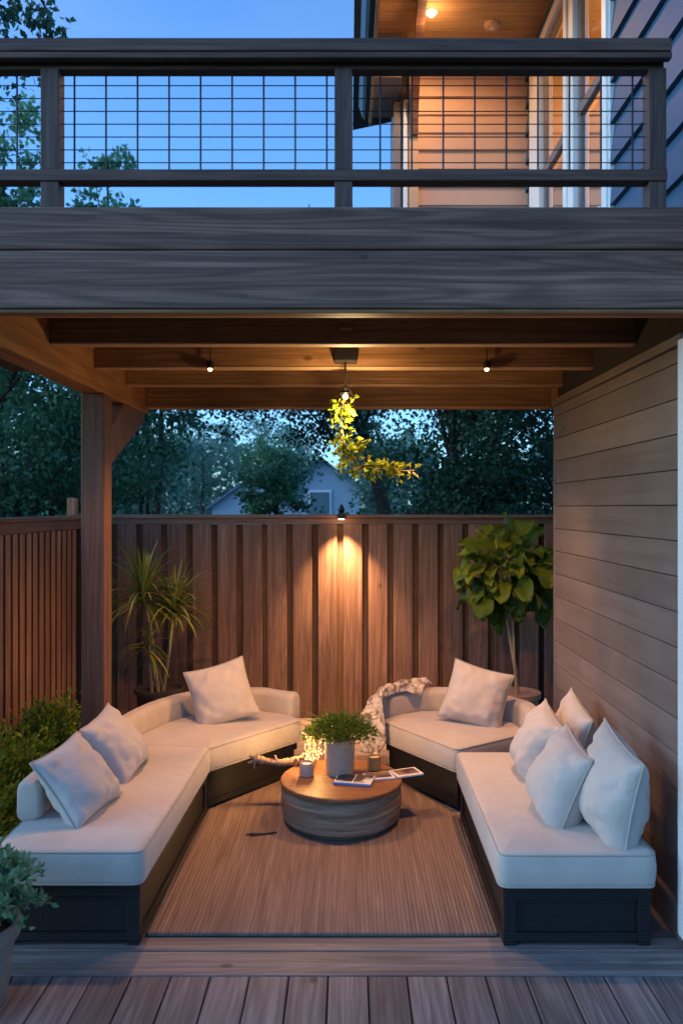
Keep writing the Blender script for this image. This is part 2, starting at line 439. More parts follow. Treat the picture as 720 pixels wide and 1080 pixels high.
def cushion(name, poly, z0, z1, mat, parent, r=.028, crown=.012, pipe=True, seed=0, label=None):
    poly = densify(fillet(poly, .05), .045)
    if sum(poly[i-1][0]*poly[i][1]-poly[i][0]*poly[i-1][1] for i in range(len(poly))) < 0: poly = poly[::-1]
    c = Vector((sum(p[0] for p in poly)/len(poly), sum(p[1] for p in poly)/len(poly)))
    rings = []
    S = 5
    bul = .004
    for i in range(S+1):
        a = math.pi/2*i/S; rings.append((r*(1-math.sin(a)), z0+r*(1-math.cos(a)), 1))
    hgt = (z1-r)-(z0+r)
    for i in range(1,4): rings.append((-bul*math.sin(math.pi*i/4), z0+r+hgt*i/4, 1))
    for i in range(S+1):
        a = math.pi/2*i/S; rings.append((r*(1-math.cos(a)), z1-r+r*math.sin(a), 1))
    n = len(poly); mb = MB(); vs = []; fs = []
    for d, z, s in rings:
        q = inset(poly, d)
        for p in q:
            w = noise.noise(Vector((p[0]*5+seed, p[1]*5, z*6)))*.004
            vs.append((p[0], p[1], z+w))
    top = inset(poly, r)
    for s in (.92,.82,.7,.55,.4,.25,.12):
        for p in top:
            q = c + (Vector(p)-c)*s
            w = noise.noise(Vector((q.x*5+seed, q.y*5, z1*6)))*.011 + noise.noise(Vector((q.x*16+seed, q.y*16, 4)))*.0025
            vs.append((q.x, q.y, z1+crown*(1-s**2.2)+w))
    nr = len(rings)+7
    for i in range(nr-1):
        for k in range(n): fs.append((i*n+k, i*n+(k+1)%n, (i+1)*n+(k+1)%n, (i+1)*n+k))
    fs.append(tuple(range(n-1,-1,-1))); fs.append(tuple((nr-1)*n+k for k in range(n)))
    mb.add(vs, fs, .5)
    o = mb.build(name, mat, parent, smooth=180)
    if pipe:
        pm = MB()
        for zz, dd in ((z1-r*.29, r*.29-.003), (z0+r*.29, r*.29-.003)):
            pm.tube([(x,y,zz) for x,y in inset(poly, dd)], .0045, 6, .5, closed=True)
        pm.build('piping', M['piping'], o, smooth=180)
    return o

def sweep_bolster(name, path, w, z0, z1, mat, parent, r=.045):
    """rounded-rectangle section swept along a 2-D path"""
    P = [Vector(p) for p in path]
    # resample with Catmull-Rom
    Q = []
    for i in range(len(P)-1):
        p0 = P[max(i-1,0)]; p1 = P[i]; p2 = P[i+1]; p3 = P[min(i+2,len(P)-1)]
        for k in range(8):
            t = k/8
            Q.append(.5*((2*p1)+(p2-p0)*t+(2*p0-5*p1+4*p2-p3)*t*t+(3*p1-p0-3*p2+p3)*t**3))
    Q.append(P[-1])
    sec = []
    for cx, cz, a0 in ((w/2-r, z1-r, 0), (-w/2+r, z1-r, 90), (-w/2+r, z0+r, 180), (w/2-r, z0+r, 270)):
        for k in range(6):
            a = R(a0+90*k/5); sec.append((cx+r*math.cos(a), cz+r*math.sin(a)))
    n = len(sec); cxm = 0; czm = (z0+z1)/2
    vs = []; fs = []; rows = []
    def row(p, t, s):
        nn = Vector((t.y, -t.x))
        return [(p.x+nn.x*x*s, p.y+nn.y*x*s, czm+(z-czm)*s) for x, z in sec]
    T = [(Q[min(i+1,len(Q)-1)]-Q[max(i-1,0)]).normalized() for i in range(len(Q))]
    for k in range(5): rows.append(row(Q[0]-T[0]*r*.8*math.cos(R(18*k)), T[0], .72+.28*math.sin(R(18*k))))
    for p, t in zip(Q, T): rows.append(row(p, t, 1))
    for k in range(4,-1,-1): rows.append(row(Q[-1]+T[-1]*r*.8*math.cos(R(18*k)), T[-1], .72+.28*math.sin(R(18*k))))
    for rw in rows:
        for q in rw:
            w_ = noise.noise(Vector(q)*7)*.006
            vs.append((q[0]+w_, q[1]+w_, q[2]+w_*.6))
    m = len(rows)
    for i in range(m-1):
        for k in range(n): fs.append((i*n+k, i*n+(k+1)%n, (i+1)*n+(k+1)%n, (i+1)*n+k))
    fs.append(tuple(range(n-1,-1,-1))); fs.append(tuple((m-1)*n+k for k in range(n)))
    mb = MB(); mb.add(vs, [f[::-1] for f in fs], .5)
    return mb.build(name, mat, parent, smooth=180)

def pillow(label, center, facing, size, lean=15, roll=0, thick=.17, seed=0, group=None, aspect=1.0):
    N = 26
    f = Vector((facing[0], facing[1], 0)).normalized()
    up = Vector((0,0,1)); side = up.cross(f).normalized()
    L = R(lean)
    nrm = (f*math.cos(L)+up*math.sin(L)).normalized(); upv = (up*math.cos(L)-f*math.sin(L)).normalized()
    rr = R(roll)
    ax = side*math.cos(rr)+upv*math.sin(rr); ay = -side*math.sin(rr)+upv*math.cos(rr)
    c = Vector(center); h = size/2
    def pt(u, v, sgn):
        k = .085
        x = u*(1-k*(1-v*v)*abs(u)**1.5); y = v*(1-k*(1-u*u)*abs(v)**1.5)
        e = max(0,(1-abs(u)**2.3))*max(0,(1-abs(v)**2.3))
        t = thick/2*e**.5*(1-.20*v)
        w = noise.noise(Vector((u*2.2+seed*5.3, v*2.2, sgn*3+seed)))*.004 + noise.noise(Vector((u*5.5+seed*3, v*3.2+seed, sgn*2)))*.0035
        # creases running in from the corners and edges
        cr = math.sin((u*v)*9+seed+noise.noise(Vector((u*3+seed,v*3,seed)))*3)*.010*(abs(u)*abs(v))**.5*2
        cr += -abs(noise.noise(Vector((u*3.5+seed*2,v*1.6,seed+7))))*.006
        t = max(t + (w+cr)*min(1,e*2.2), 0.003*e)
        sag = 0
        for q in range(3):      # short pinched creases off the seams
            cx_ = math.sin(seed*2.3+q*2.1)*.55; dd = abs((u if q < 2 else v)-cx_-.25*(v if q < 2 else u)); ed = abs(v) if q < 2 else abs(u)
            cr -= .006*math.exp(-(dd/.045)**2)*max(0,ed-.25)
        ex = 1+.05*(1-v)*.5
        return c + ax*(x*h*ex) + ay*(y*h*aspect+sag) + nrm*(sgn*t)
    vs = []; fs = []
    g = [-math.cos(math.pi*i/N)*.35+(2*i/N-1)*.65 for i in range(N+1)]
    for sgn in (1,-1):
        b = len(vs)
        for j in range(N+1):
            for i in range(N+1): vs.append(pt(g[i], g[j], sgn))
        for j in range(N):
            for i in range(N):
                q = (b+j*(N+1)+i, b+j*(N+1)+i+1, b+(j+1)*(N+1)+i+1, b+(j+1)*(N+1)+i)
                fs.append(q if sgn > 0 else q[::-1])
    t = thing('throw_pillow', label, 'pillow', (c.x, c.y, min(v[2] for v in vs)), group)
    mb = MB(); mb.add(vs, fs, .5)
    o = mb.build('pillow_cover', M['pillow'], t, smooth=180)
    bm = bmesh.new(); bm.from_mesh(o.data); bmesh.ops.remove_doubles(bm, verts=bm.verts, dist=.0006); bm.to_mesh(o.data); bm.free()
    loop = [pt(x,-1,0) for x in g]+[pt(1,x,0) for x in g[1:]]+[pt(x,1,0) for x in g[::-1][1:]]+[pt(-1,x,0) for x in g[::-1][1:-1]]
    pm = MB(); pm.tube(loop, .0055, 6, .5, closed=True)
    pm.build('piping', M['piping'], t, smooth=180)
    return t

# ------------------------------------------------------------------ camera
cam = bpy.data.cameras.new('camera'); co = bpy.data.objects.new('camera', cam); COL.objects.link(co)
co.location = (0, 0, 1.85); co.rotation_euler = (R(90), 0, 0)
cam.sensor_fit = 'HORIZONTAL'; cam.sensor_width = 36; cam.lens = 42.5
cam.shift_x = -7/720; cam.shift_y = -5/720; cam.dof.use_dof = True; cam.dof.focus_distance = 4.9; cam.dof.aperture_fstop = 4.0; cam.clip_end = 2000; cam.clip_start = .05
scene.camera = co

# ------------------------------------------------------------------ world and lights
SUN_EL, SUN_AZ = 20, 258      # azimuth measured clockwise from +Y: from the left, a little behind the camera
w = bpy.data.worlds.new('World'); scene.world = w; w.use_nodes = True
nt = w.node_tree; bg = nt.nodes['Background']
sky = nt.nodes.new('ShaderNodeTexSky'); sky.sky_type = 'NISHITA'; sky.sun_disc = False
sky.sun_elevation = R(SUN_EL); sky.sun_rotation = R(SUN_AZ); sky.ozone_density = 3.0; sky.air_density = 1.0; sky.dust_density = .9
tint = nt.nodes.new('ShaderNodeMix'); tint.data_type = 'RGBA'; tint.blend_type = 'MULTIPLY'; tint.inputs[0].default_value = 1
nt.links.new(sky.outputs[0], tint.inputs[6]); tint.inputs[7].default_value = (1.22, 2.02, 2.82, 1)
tcw = nt.nodes.new('ShaderNodeTexCoord'); mpw = nt.nodes.new('ShaderNodeMapping'); mpw.inputs['Scale'].default_value = (1.6, 1.6, 6)
nzw = nt.nodes.new('ShaderNodeTexNoise'); nzw.inputs['Scale'].default_value = 1.4; nzw.inputs['Detail'].default_value = 5
rmw = nt.nodes.new('ShaderNodeValToRGB'); rmw.color_ramp.elements[0].position = .48; rmw.color_ramp.elements[1].position = .78
rmw.color_ramp.elements[1].color = (.16, .16, .16, 1)
cld = nt.nodes.new('ShaderNodeMix'); cld.data_type = 'RGBA'; cld.inputs[7].default_value = (4.2, 4.9, 6.2, 1)
nt.links.new(tcw.outputs['Generated'], mpw.inputs[0]); nt.links.new(mpw.outputs[0], nzw.inputs['Vector']); nt.links.new(nzw.outputs['Fac'], rmw.inputs[0])
nt.links.new(rmw.outputs[0], cld.inputs[0]); nt.links.new(tint.outputs[2], cld.inputs[6])
nt.links.new(cld.outputs[2], bg.inputs[0]); bg.inputs[1].default_value = .14

def light(name, kind, loc, energy, color, parent=None, **kw):
    d = bpy.data.lights.new(name, kind); d.energy = energy; d.color = color
    for k, v in kw.items(): setattr(d, k, v)
    o = bpy.data.objects.new(name, d); COL.objects.link(o); o.location = loc
    if parent is not None:
        o.parent = parent; o.location = Vector(loc)-ORG[parent.name]
    return o
sun = light('sun', 'SUN', (0,-5,6), .6, (.46,.72,1), angle=R(30))
el, az = R(SUN_EL), R(SUN_AZ)
dvec = Vector((math.sin(az)*math.cos(el), math.cos(az)*math.cos(el), math.sin(el)))
sun.rotation_euler = dvec.to_track_quat('Z', 'Y').to_euler()
WARM = (1, .48, .18)

# ------------------------------------------------------------------ setting
mb = MB(); mb.add([(-300,-100,-.16),(300,-100,-.16),(300,900,-.16),(-300,900,-.16)], [(0,1,2,3)])
tag(mb.build('ground', M['lawn']), kind='structure')

mb = MB()
W_ = .155
x = -3.02
while x < 3.2:
    mb.box(x, x+W_-.006, .4, 3.178, -.05, -.001)
    x += W_
mb.build('patio_planks', M['plank'], bevel=.004).__setitem__('kind', 'structure')
mb = MB()
mb.box(-1.56, 1.43, 3.184, 3.352, -.05, .0); mb.box(-1.56, 1.43, 3.357, 3.455, -.05, .003)
y = 3.461
while y < 7.05:
    mb.box(-1.56 if y < 5.6 else -2.3, 1.43 if y < 5.45 else 2.2, y, min(y+.15, 7.06), -.05, .0); y += .155
mb.build('patio_floor', M['crossboard'], bevel=.003).__setitem__('kind', 'structure')
mb = MB(); mb.box(-3.05, 3.2, .35, 7.3, -.15, -.055)
mb.build('patio_base', M['dark']).__setitem__('kind', 'structure')
mb = MB(); mb.box(-2.33, -1.565, 3.19, 5.59, -.05, .02)
mb.build('planting_bed', M['soil']).__setitem__('kind', 'structure')

# ------------------------------------------------------------------ house
H = thing('house', 'grey blue two storey house with wood clad lower wall and lit porch upstairs', 'house', (2.2, 5, 0))
mb = MB(); z = .155; k = 0
while z < 2.545:
    z1 = min(z+.1515, 2.545)
    mb.box(1.43, 1.46, 3.42, 5.58, z, z1); z += .155
mb.build('lower_siding', M['wall'], H, bevel=.003)
mb = MB(); mb.box(1.45, 4.2, 3.4, 5.575, 0, 2.86); mb.build('lower_wall', M['dark'], H)
mb = MB(); mb.box(1.405, 1.449, 3.42, 5.58, 0.002, .15); mb.build('baseboard', M['wall'], H, bevel=.005)
mb = MB(); mb.box(1.408, 1.449, 3.42, 5.58, 2.548, 2.592); mb.build('head_trim', M['wall'], H, bevel=.004)
mb = MB(); mb.box(1.395, 1.50, 3.30, 3.418, .04, 2.56); mb.box(1.5, 4.2, 3.34, 3.398, 0, 2.60)
mb.build('corner_trim', M['cornertrim'], H, bevel=.006)
mb = MB(); mb.box(1.425, 1.449, 5.5805, 5.60, .0, 2.6); mb.build('end_trim', M['wall'], H, bevel=.003)

XW = 1.56
def laps_x(mb, y0, y1, z0, z1, pitch=.24):
    n0 = math.floor((z0-2.9)/pitch)
    z = 2.9+n0*pitch
    while z < z1:
        a, b = max(z, z0), min(z+pitch, z1)
        if b-a > .02:
            fa = (a-z)/pitch; fb = (b-z)/pitch
            xa = XW-.028*(1-fa); xb = XW-.028*(1-fb)
            mb.prism([(xa,y0),(XW+.02,y0),(XW+.02,y1),(xa,y1)], a, b) if False else mb.add(
                [(xa,y0,a),(xa,y1,a),(xb,y1,b),(xb,y0,b),(XW+.02,y0,a),(XW+.02,y1,a),(XW+.02,y1,b),(XW+.02,y0,b)],
                [(0,3,2,1),(4,5,6,7),(0,1,5,4),(3,7,6,2),(0,4,7,3),(1,2,6,5)])
        z += pitch
mb = MB()
laps_x(mb, 2.9, 4.72, 2.9, 6.3); laps_x(mb, 4.72, 6.82, 2.9, 3.55); laps_x(mb, 4.72, 6.82, 5.6, 6.3); laps_x(mb, 6.82, 6.985, 2.9, 6.3)
mb.build('upper_side_siding', M['blue_siding'], H)
mb = MB(); pz = .157; z = 2.9
while z < 5.9:
    b = min(z+pz, 5.9)
    mb.add([(.6,6.975,z),(XW+.02,6.975,z),(XW+.02,6.995,b),(.6,6.995,b),(.6,7.02,z),(XW+.02,7.02,z),(XW+.02,7.02,b),(.6,7.02,b)],
           [(0,1,2,3),(4,7,6,5),(0,4,5,1),(3,2,6,7),(0,3,7,4),(1,5,6,2)])
    z += pz
mb.build('upper_back_siding', M['beige_siding'], H)
mb = MB(); mb.box(.45, 4.2, 7.021, 8.6, 2.9, 5.9); mb.build('upper_back_wall', M['eave'], H)
mb = MB(); mb.box(1.6, 4.2, 2.9, 4.3, 2.9, 6.3); mb.box(3.6, 4.2, 4.3, 7.02, 2.9, 6.3); mb.build('upper_side_wall', M['eave'], H)
mb = MB(); mb.box(.525, .605, 6.93, 7.02, 2.9, 5.75); mb.build('porch_post', M['tan'], H, bevel=.006)
mb = MB(); mb.tube([(.495,6.95,2.9),(.495,6.95,5.36)], .02, 14); mb.build('downspout', M['white'], H, smooth=40)
mb = MB(); mb.box(.395, .455, 6.99, 7.02, 2.9, 5.37); mb.build('end_board', M['eave'], H, bevel=.004)
# windows on the side wall
for (y0, y1, zm) in ((5.70, 6.42, 4.52), (4.83, 5.45, 4.52)):
    wnd = MB()
    z0, z1 = 3.66, 5.5; c = .085
    xo = XW-.045
    wnd.box(xo, XW+.05, y0-c, y0, z0-c, z1+c); wnd.box(xo, XW+.05, y1, y1+c, z0-c, z1+c)
    wnd.box(xo, XW+.05, y0, y1, z1, z1+c); wnd.box(xo-.02, XW+.05, y0-.0, y1+.0, z0-c, z0)
    fr = wnd.build('window', M['white'], H, bevel=.006)
    sm = MB(); t_ = .045
    sm.box(XW-.01, XW+.03, y0+.002, y1-.002, zm-.035, zm+.035)
    sm.box(XW-.005, XW+.03, y0+.002, y0+t_, z0+.002, z1-.002); sm.box(XW-.005, XW+.03, y1-t_, y1-.002, z0+.002, z1-.002)
    sm.box(XW-.006, XW+.03, y0+t_, y1-t_, z1-t_, z1-.003); sm.box(XW-.006, XW+.03, y0+t_, y1-t_, z0+.003, z0+t_)
    sm.build('sash', M['sash'], fr, bevel=.004)
    gm = MB(); gm.add([(XW+.012,y0+.03,z0+.03),(XW+.012,y1-.03,z0+.03),(XW+.012,y1-.03,z1-.03),(XW+.012,y0+.03,z1-.03)], [(0,1,2,3)])
    gm.build('pane', M['pane'], fr)
    sh = MB(); sh.box(XW+.07, XW+.075, y0+.01, y1-.01, z0, zm-.02); sh.build('reflection_panel', M['reflection_panel'], fr)  # added panel, paints the siding reflection in the lower glass
mb = MB()
mb.box(XW-.03, XW+.03, 5.536, 5.614, 3.5, 5.6); mb.box(XW-.03, XW+.03, 6.506, 6.82, 3.5, 5.6); mb.box(XW-.03, XW+.03, 4.72, 4.744, 3.5, 5.6)
mb.box(XW-.03, XW+.03, 4.744, 6.506, 3.55, 3.572)
mb.build('window_casing', M['white'], H, bevel=.005)
mb = MB()   # room behind the windows
x0,x1,y0,y1,z0,z1 = XW+.03, 3.58, 4.32, 7.0, 2.95, 5.7
mb.add([(x0,y0,z0),(x1,y0,z0),(x1,y1,z0),(x0,y1,z0),(x0,y0,z1),(x1,y0,z1),(x1,y1,z1),(x0,y1,z1)],
       [(0,1,2,3),(4,7,6,5),(0,4,5,1),(1,5,6,2),(2,6,7,3)])
mb.build('room_interior', M['room'], H)
light('room_light', 'POINT', (2.5, 5.6, 5.3), 120, (1,.62,.24), H, shadow_soft_size=.12)
# porch ceiling, eave, gutter, roof
mb = MB(); y = 3.9
while y < 6.97:
    mb.box(.215, XW+.02, y, min(y+.118, 6.97), 5.75, 5.775); y += .122
mb.build('porch_ceiling', M['porchwood'], H, bevel=.003)
mb = MB(); mb.box(.19, .214, 3.9, 7.3, 5.30, 5.95); mb.build('eave_fascia', M['tan'], H)
mb = MB(); mb.box(.215, .44, 6.62, 7.3, 5.385, 5.749); mb.build('eave_return', M['eave'], H, bevel=.004)
mb = MB()
sec = [(.185,5.33),(.186,5.50),(.10,5.50),(.095,5.46),(.115,5.40),(.125,5.36),(.15,5.335)]
n = len(sec); ys = (3.9, 7.25)
mb.add([(a,ys[0],b) for a,b in sec]+[(a,ys[1],b) for a,b in sec], [tuple(range(n)), tuple(range(2*n-1,n-1,-1))]+[(i,i+n,(i+1)%n+n,(i+1)%n) for i in range(n)])
mb.build('gutter', M['gutter'], H)
mb = MB(); mb.add([(.05,3.7,5.97),(4.4,3.7,6.9),(4.4,8.8,6.9),(.05,8.8,5.97),(.05,3.7,6.03),(4.4,3.7,6.98),(4.4,8.8,6.98),(.05,8.8,6.03)],
       [(0,3,2,1),(4,5,6,7),(0,1,5,4),(1,2,6,5),(2,3,7,6),(3,0,4,7)])
mb.build('roof', M['roof'], H)
mb = MB()   # curved knee brace
pts = []
for i in range(13):
    t = i/12; pts.append((.565, 6.93-.95*(1-math.cos(t*math.pi/2)) - .0, 5.05+.68*math.sin(t*math.pi/2)))
for i in range(12): mb.bar(pts[i], pts[i+1], .075, .07, (1,0,0))
mb.build('porch_brace', M['rail'], H)
# porch downlight + smoke detector
t = thing('porch_downlight', 'glowing recessed downlight in the wooden porch ceiling upstairs', 'ceiling light', (.655, 6.34, 5.75))
mb = MB(); mb.lathe([(.03,-.004),(.046,-.008),(.05,-.004),(.05,0)], (.655,6.34,5.75), 24); mb.build('trim_ring', M['white'], t, smooth=40)
mb = MB(); mb.sphere((.655,6.34,5.738), .03); mb.build('bulb', M['bulb'], t, smooth=180)
light('porch_light', 'SPOT', (.655,6.30,5.70), 38, (1,.53,.25), t, shadow_soft_size=.04, spot_size=R(165), spot_blend=.4)
light('porch_spill', 'POINT', (.655,6.28,5.60), 5, (1,.53,.22), t, shadow_soft_size=.04)
t = thing('smoke_detector', 'round cream smoke detector on the wooden porch ceiling upstairs', 'smoke detector', (1.16, 6.5, 5.75))
mb = MB(); mb.lathe([(.03,-.035),(.05,-.034),(.062,-.02),(.066,0)], (1.16,6.5,5.75), 28); mb.build('housing', M['tan'], t, smooth=50)
mb = MB(); mb.lathe([(.012,-.04),(.02,-.0365),(.022,-.034)], (1.16,6.5,5.75), 16); mb.build('sensor_cap', M['wax'], t, smooth=50)

# ------------------------------------------------------------------ balcony deck
D = thing('balcony_deck', 'wooden balcony deck on a timber post roofing the seating area', 'balcony', (-1.56, 5, 0))
mb = MB(); mb.box(-2.6, 2.2, 3.258, 3.292, 2.894, 3.066, .31); mb.build('upper_fascia', M['fascia'], D, bevel=.005)
mb = MB(); mb.box(-2.6, 2.2, 3.238, 3.292, 2.650, 2.884, .67); mb.build('lower_fascia', M['fascia'], D, bevel=.006)
mb = MB(); mb.box(-2.6, 2.2, 3.2425, 3.30, 2.632, 2.6475, .2); mb.build('drip_trim', M['joist'], D, bevel=.003)
for i, y in enumerate((3.42, 4.06, 4.76, 5.45)):
    mb = MB(); mb.box(-1.5, 1.5, y, y+.075, 2.684, 2.898); jo = mb.build('joist', M['joist'], D, bevel=.003)
    mb = MB(); mb.box(-1.4995, 1.4995, y-.003, y+.078, 2.672, 2.6835); mb.build('lit_edge_strip', M['lit_edge'], jo, bevel=.004)  # added strip, its pale colour stands for the lit bottom edge
mb = MB(); mb.box(-.045, .015, 3.99, 4.058, 2.735, 2.897); mb.build('blocking', M['joist'], D, bevel=.004)
mb = MB(); mb.box(-1.5, 1.5, 5.98, 6.06, 2.60, 2.898); jo = mb.build('rear_beam', M['joist'], D, bevel=.004)
mb = MB(); mb.box(-1.4995, 1.4995, 5.976, 6.064, 2.585, 2.5995); mb.build('lit_edge_strip', M['lit_edge'], jo, bevel=.004)
mb = MB(); mb.box(-1.635, -1.502, 3.30, 6.07, 2.55, 2.896); mb.build('side_beam', M['beam'], D, bevel=.006)
mb = MB(); mb.box(1.502, 1.62, 3.30, 6.07, 2.596, 2.896); mb.build('side_beam', M['beam'], D, bevel=.006)
mb = MB(); y = 3.30
while y < 6.1:
    mb.box(-2.6, 1.53, y, y+.136, 2.90, 2.935); y += .14
mb.build('decking', M['deckboard'], D, bevel=.003)
mb = MB(); mb.box(-1.632, -1.485, 4.92, 5.07, -.01, 2.549); mb.build('post', M['post'], D, bevel=.007)
mb = MB(); mb.prism_x([(5.072,2.12),(5.90,2.548),(5.66,2.548),(5.56,2.548),(5.072,2.33)][:2]+[(5.55,2.548),(5.072,2.33)], -1.61, -1.505)
mb = MB(); mb.prism_x([(5.072,2.10),(5.93,2.47),(5.96,2.548),(5.42,2.548),(5.072,2.33)], -1.61, -1.505)
mb.build('knee_brace', M['post'], D, bevel=.005)
mb = MB(); mb.box(1.6, 2.2, 3.30, 6.1, 2.90, 2.935)
mb.build('decking_edge', M['deckboard'], D)

RL = thing('deck_railing', 'dark wooden railing with black wire mesh along the balcony edge', 'railing', (0, 3.35, 3.066))
mb = MB(); mb.box(-2.6, 1.31, 3.26, 3.382, 3.700, 3.752); mb.box(-2.6, 1.312, 3.262, 3.30, 3.672, 3.697)
mb.build('top_rail', M['rail'], RL, bevel=.004)
mb = MB(); mb.box(-2.6, 1.30, 3.318, 3.376, 3.655, 3.6985); mb.build('under_rail', M['rail'], RL, bevel=.003)
mb = MB(); mb.box(-2.6, 1.308, 3.30, 3.374, 3.19, 3.237); mb.build('bottom_rail', M['rail'], RL, bevel=.004)
posts = ((-1.262,-1.188), (-.056,.018), (1.234,1.306), (-2.5,-2.43))
for a, b in posts:
    mb = MB(); mb.box(a, b, 3.306, 3.38, 3.066, 3.189); mb.box(a, b, 3.306, 3.38, 3.2375, 3.6545); mb.build('railing_post', M['railpost'], RL, bevel=.003)
def wires(x0, x1, first):
    mb = MB(); x = first
    while x < x1-.005:
        mb.tube([(x,3.345,3.237),(x,3.345,3.655)], .0042, 6); x += .1308
    z = 3.283
    while z < 3.63:
        mb.tube([(x0,3.345+.004,z),(x1,3.345+.004,z)], .0024, 5); z += .0534
    mb.build('wire_mesh', M['wire'], RL)
wires(-2.43, -1.262, -2.42); wires(-1.188, -.056, -1.135); wires(.018, 1.234, .133)

# ------------------------------------------------------------------ fences
F1 = thing('back_fence', 'brown board fence of wide upright boards behind the sofas', 'fence', (0, 7.1, 0))
mb = MB(); x = -2.32
while x < 2.3:
    mb.box(x+.001, x+.219, 7.108, 7.13, .0, 1.70); x += .22
mb.build('backing_boards', M['fenceback'], F1)
mb = MB(); x = -2.245; xs = []
while x < 2.2:
    j = random.uniform(-.004,.004); mb.box(x+j, x+.166+j, 7.056, 7.085, .002, 1.703); xs.append(x); x += .2205
mb.build('face_boards', M['fence'], F1, bevel=.005)
mb = MB(); mb.box(-2.36, 2.4, 7.03, 7.17, 1.755, 1.785); mb.box(-2.36, 2.4, 7.055, 7.15, 1.7045, 1.753); mb.build('fence_cap', M['fencecap'], F1, bevel=.005)
for x in (-.9, .9):
    mb = MB(); mb.box(x, x+.09, 7.137, 7.22, -.1, 1.70); mb.build('fence_post', M['fence'], F1)

F2 = thing('side_fence', 'reddish brown slatted fence with narrow upright slats beside the hedge', 'fence', (-2.3, 5.3, 0))
mb = MB(); y = 3.62
while y < 6.85:
    mb.box(-2.309, -2.30, y, y+.078, .025, 1.662); y += .12
mb.build('slats', M['slat'], F2, bevel=.004)
mb = MB(); mb.box(-2.37, -2.311, 3.6, 7.0, .02, 1.70); mb.build('backing_panel', M['dark'], F2)
mb = MB(); mb.box(-2.40, -2.27, 3.6, 7.02, 1.745, 1.778); mb.box(-2.375, -2.292, 3.6, 7.02, 1.664, 1.743); mb.build('fence_cap', M['slatcap'], F2, bevel=.005)
mb = MB(); mb.box(-2.40, -2.33, 6.88, 6.96, 1.7795, 1.93); mb.box(-2.46, -2.376, 6.86, 6.98, -.1, 1.74); mb.build('fence_post', M['slat'], F2, bevel=.004)

# ------------------------------------------------------------------ lamps
def downlight(x, label):
    t = thing('ceiling_spotlight', label, 'spotlight', (x, 4.735, 2.9), 'small spotlights under the deck joists')
    mb = MB(); mb.tube([(x,4.745,2.897),(x,4.745,2.70)], .0035, 8); mb.lathe([(.022,0),(.022,.012)], (x,4.745,2.886), 16); mb.build('stem', M['black'], t, smooth=40)
    mb = MB(); mb.lathe([(.016,2.668),(.021,2.672),(.021,2.70),(.012,2.712),(.006,2.715)], (x,4.745,0), 20); mb.build('housing', M['black'], t, smooth=40)
    mb = MB(); mb.sphere((x,4.745,2.664), .0135); mb.build('bulb', M['bulb'], t, smooth=180)
    l = light('spot_beam', 'SPOT', (x,4.745,2.64), 178, WARM, t, spot_size=R(128 if x < 0 else 112), spot_blend=.8, shadow_soft_size=.05)
    aim = Vector((.16,.22,-1)) if x < 0 else Vector((-.25,.28,-1))
    l.rotation_euler = aim.to_track_quat('-Z','Y').to_euler()
downlight(-.812, 'small glowing spotlight hanging left of the yellow vine')
downlight(.816, 'small glowing spotlight hanging right of the yellow vine')

P = thing('pendant_lamp', 'black ceiling lamp with cord and wire loop above the yellow vine', 'pendant lamp', (-.015, 4.69, 2.9))
mb = MB(); mb.box(-.083, .053, 4.64, 4.757, 2.695, 2.775); mb.tube([(-.015,4.70,2.775),(-.015,4.70,2.898)], .02, 10); mb.build('canopy_box', M['black'], P, bevel=.006)
mb = MB(); mb.tube([(-.015,4.69,2.697),(-.017,4.69,2.62),(-.016,4.69,2.56)], .0055, 8)
mb.tube([(-.016,4.69,2.565),(-.04,4.69,2.52),(-.045,4.69,2.50)], .0035, 6); mb.tube([(-.016,4.69,2.565),(.012,4.69,2.53),(.028,4.69,2.50)], .0035, 6)
mb.build('cord', M['black'], P, smooth=60)
mb = MB(); mb.lathe([(.013,2.512),(.016,2.52),(.016,2.545),(.008,2.556),(.005,2.56)], (-.016,4.69,0), 16); mb.lathe([(.004,2.53),(.030,2.514),(.028,2.511),(.004,2.524)], (-.016,4.69,0), 20); mb.build('socket_and_light_cap', M['black'], P, smooth=40)  # socket, plus an added cap keeping the bulb's light off the joists
mb = MB(); mb.sphere((-.016,4.69,2.494), .017); mb.build('bulb', M['bulb'], P, smooth=180)
light('pendant_glow', 'POINT', (.01,4.57,2.41), 24, (1,.72,.33), P, shadow_soft_size=.03)

V_ = thing('hanging_vine', 'yellow lit leafy vine curling down from the black pendant lamp', 'vine', (0, 4.69, 2.04))
path = [(-.018,2.505),(-.03,2.44),(-.045,2.36),(-.03,2.28),(-.02,2.22),(.02,2.15),(.07,2.09),(.12,2.07),(.19,2.075),(.28,2.06),(.385,2.065)]
P3 = [Vector((a,4.70+.02*math.sin(i*1.3),b)) for i,(a,b) in enumerate(path)]
mb = MB(); mb.tube(P3, [.004]*len(P3), 6)
C=[];Dd=[]
for i in range(len(P3)-1):
    t = i/(len(P3)-1)
    cnt = int(44-24*t)
    for k in range(cnt if i else 14):
        q = P3[i].lerp(P3[i+1], random.random())
        rr = (.042 if t < .7 else .028)
        off = Vector((random.gauss(0,1),random.gauss(0,.8),random.gauss(0,1)))*rr*.75
        C.append(q+off); dd = off.normalized()+Vector((.25,0,-.35))+Vector((random.gauss(0,.4),random.gauss(0,.4),random.gauss(0,.4))); Dd.append(dd)
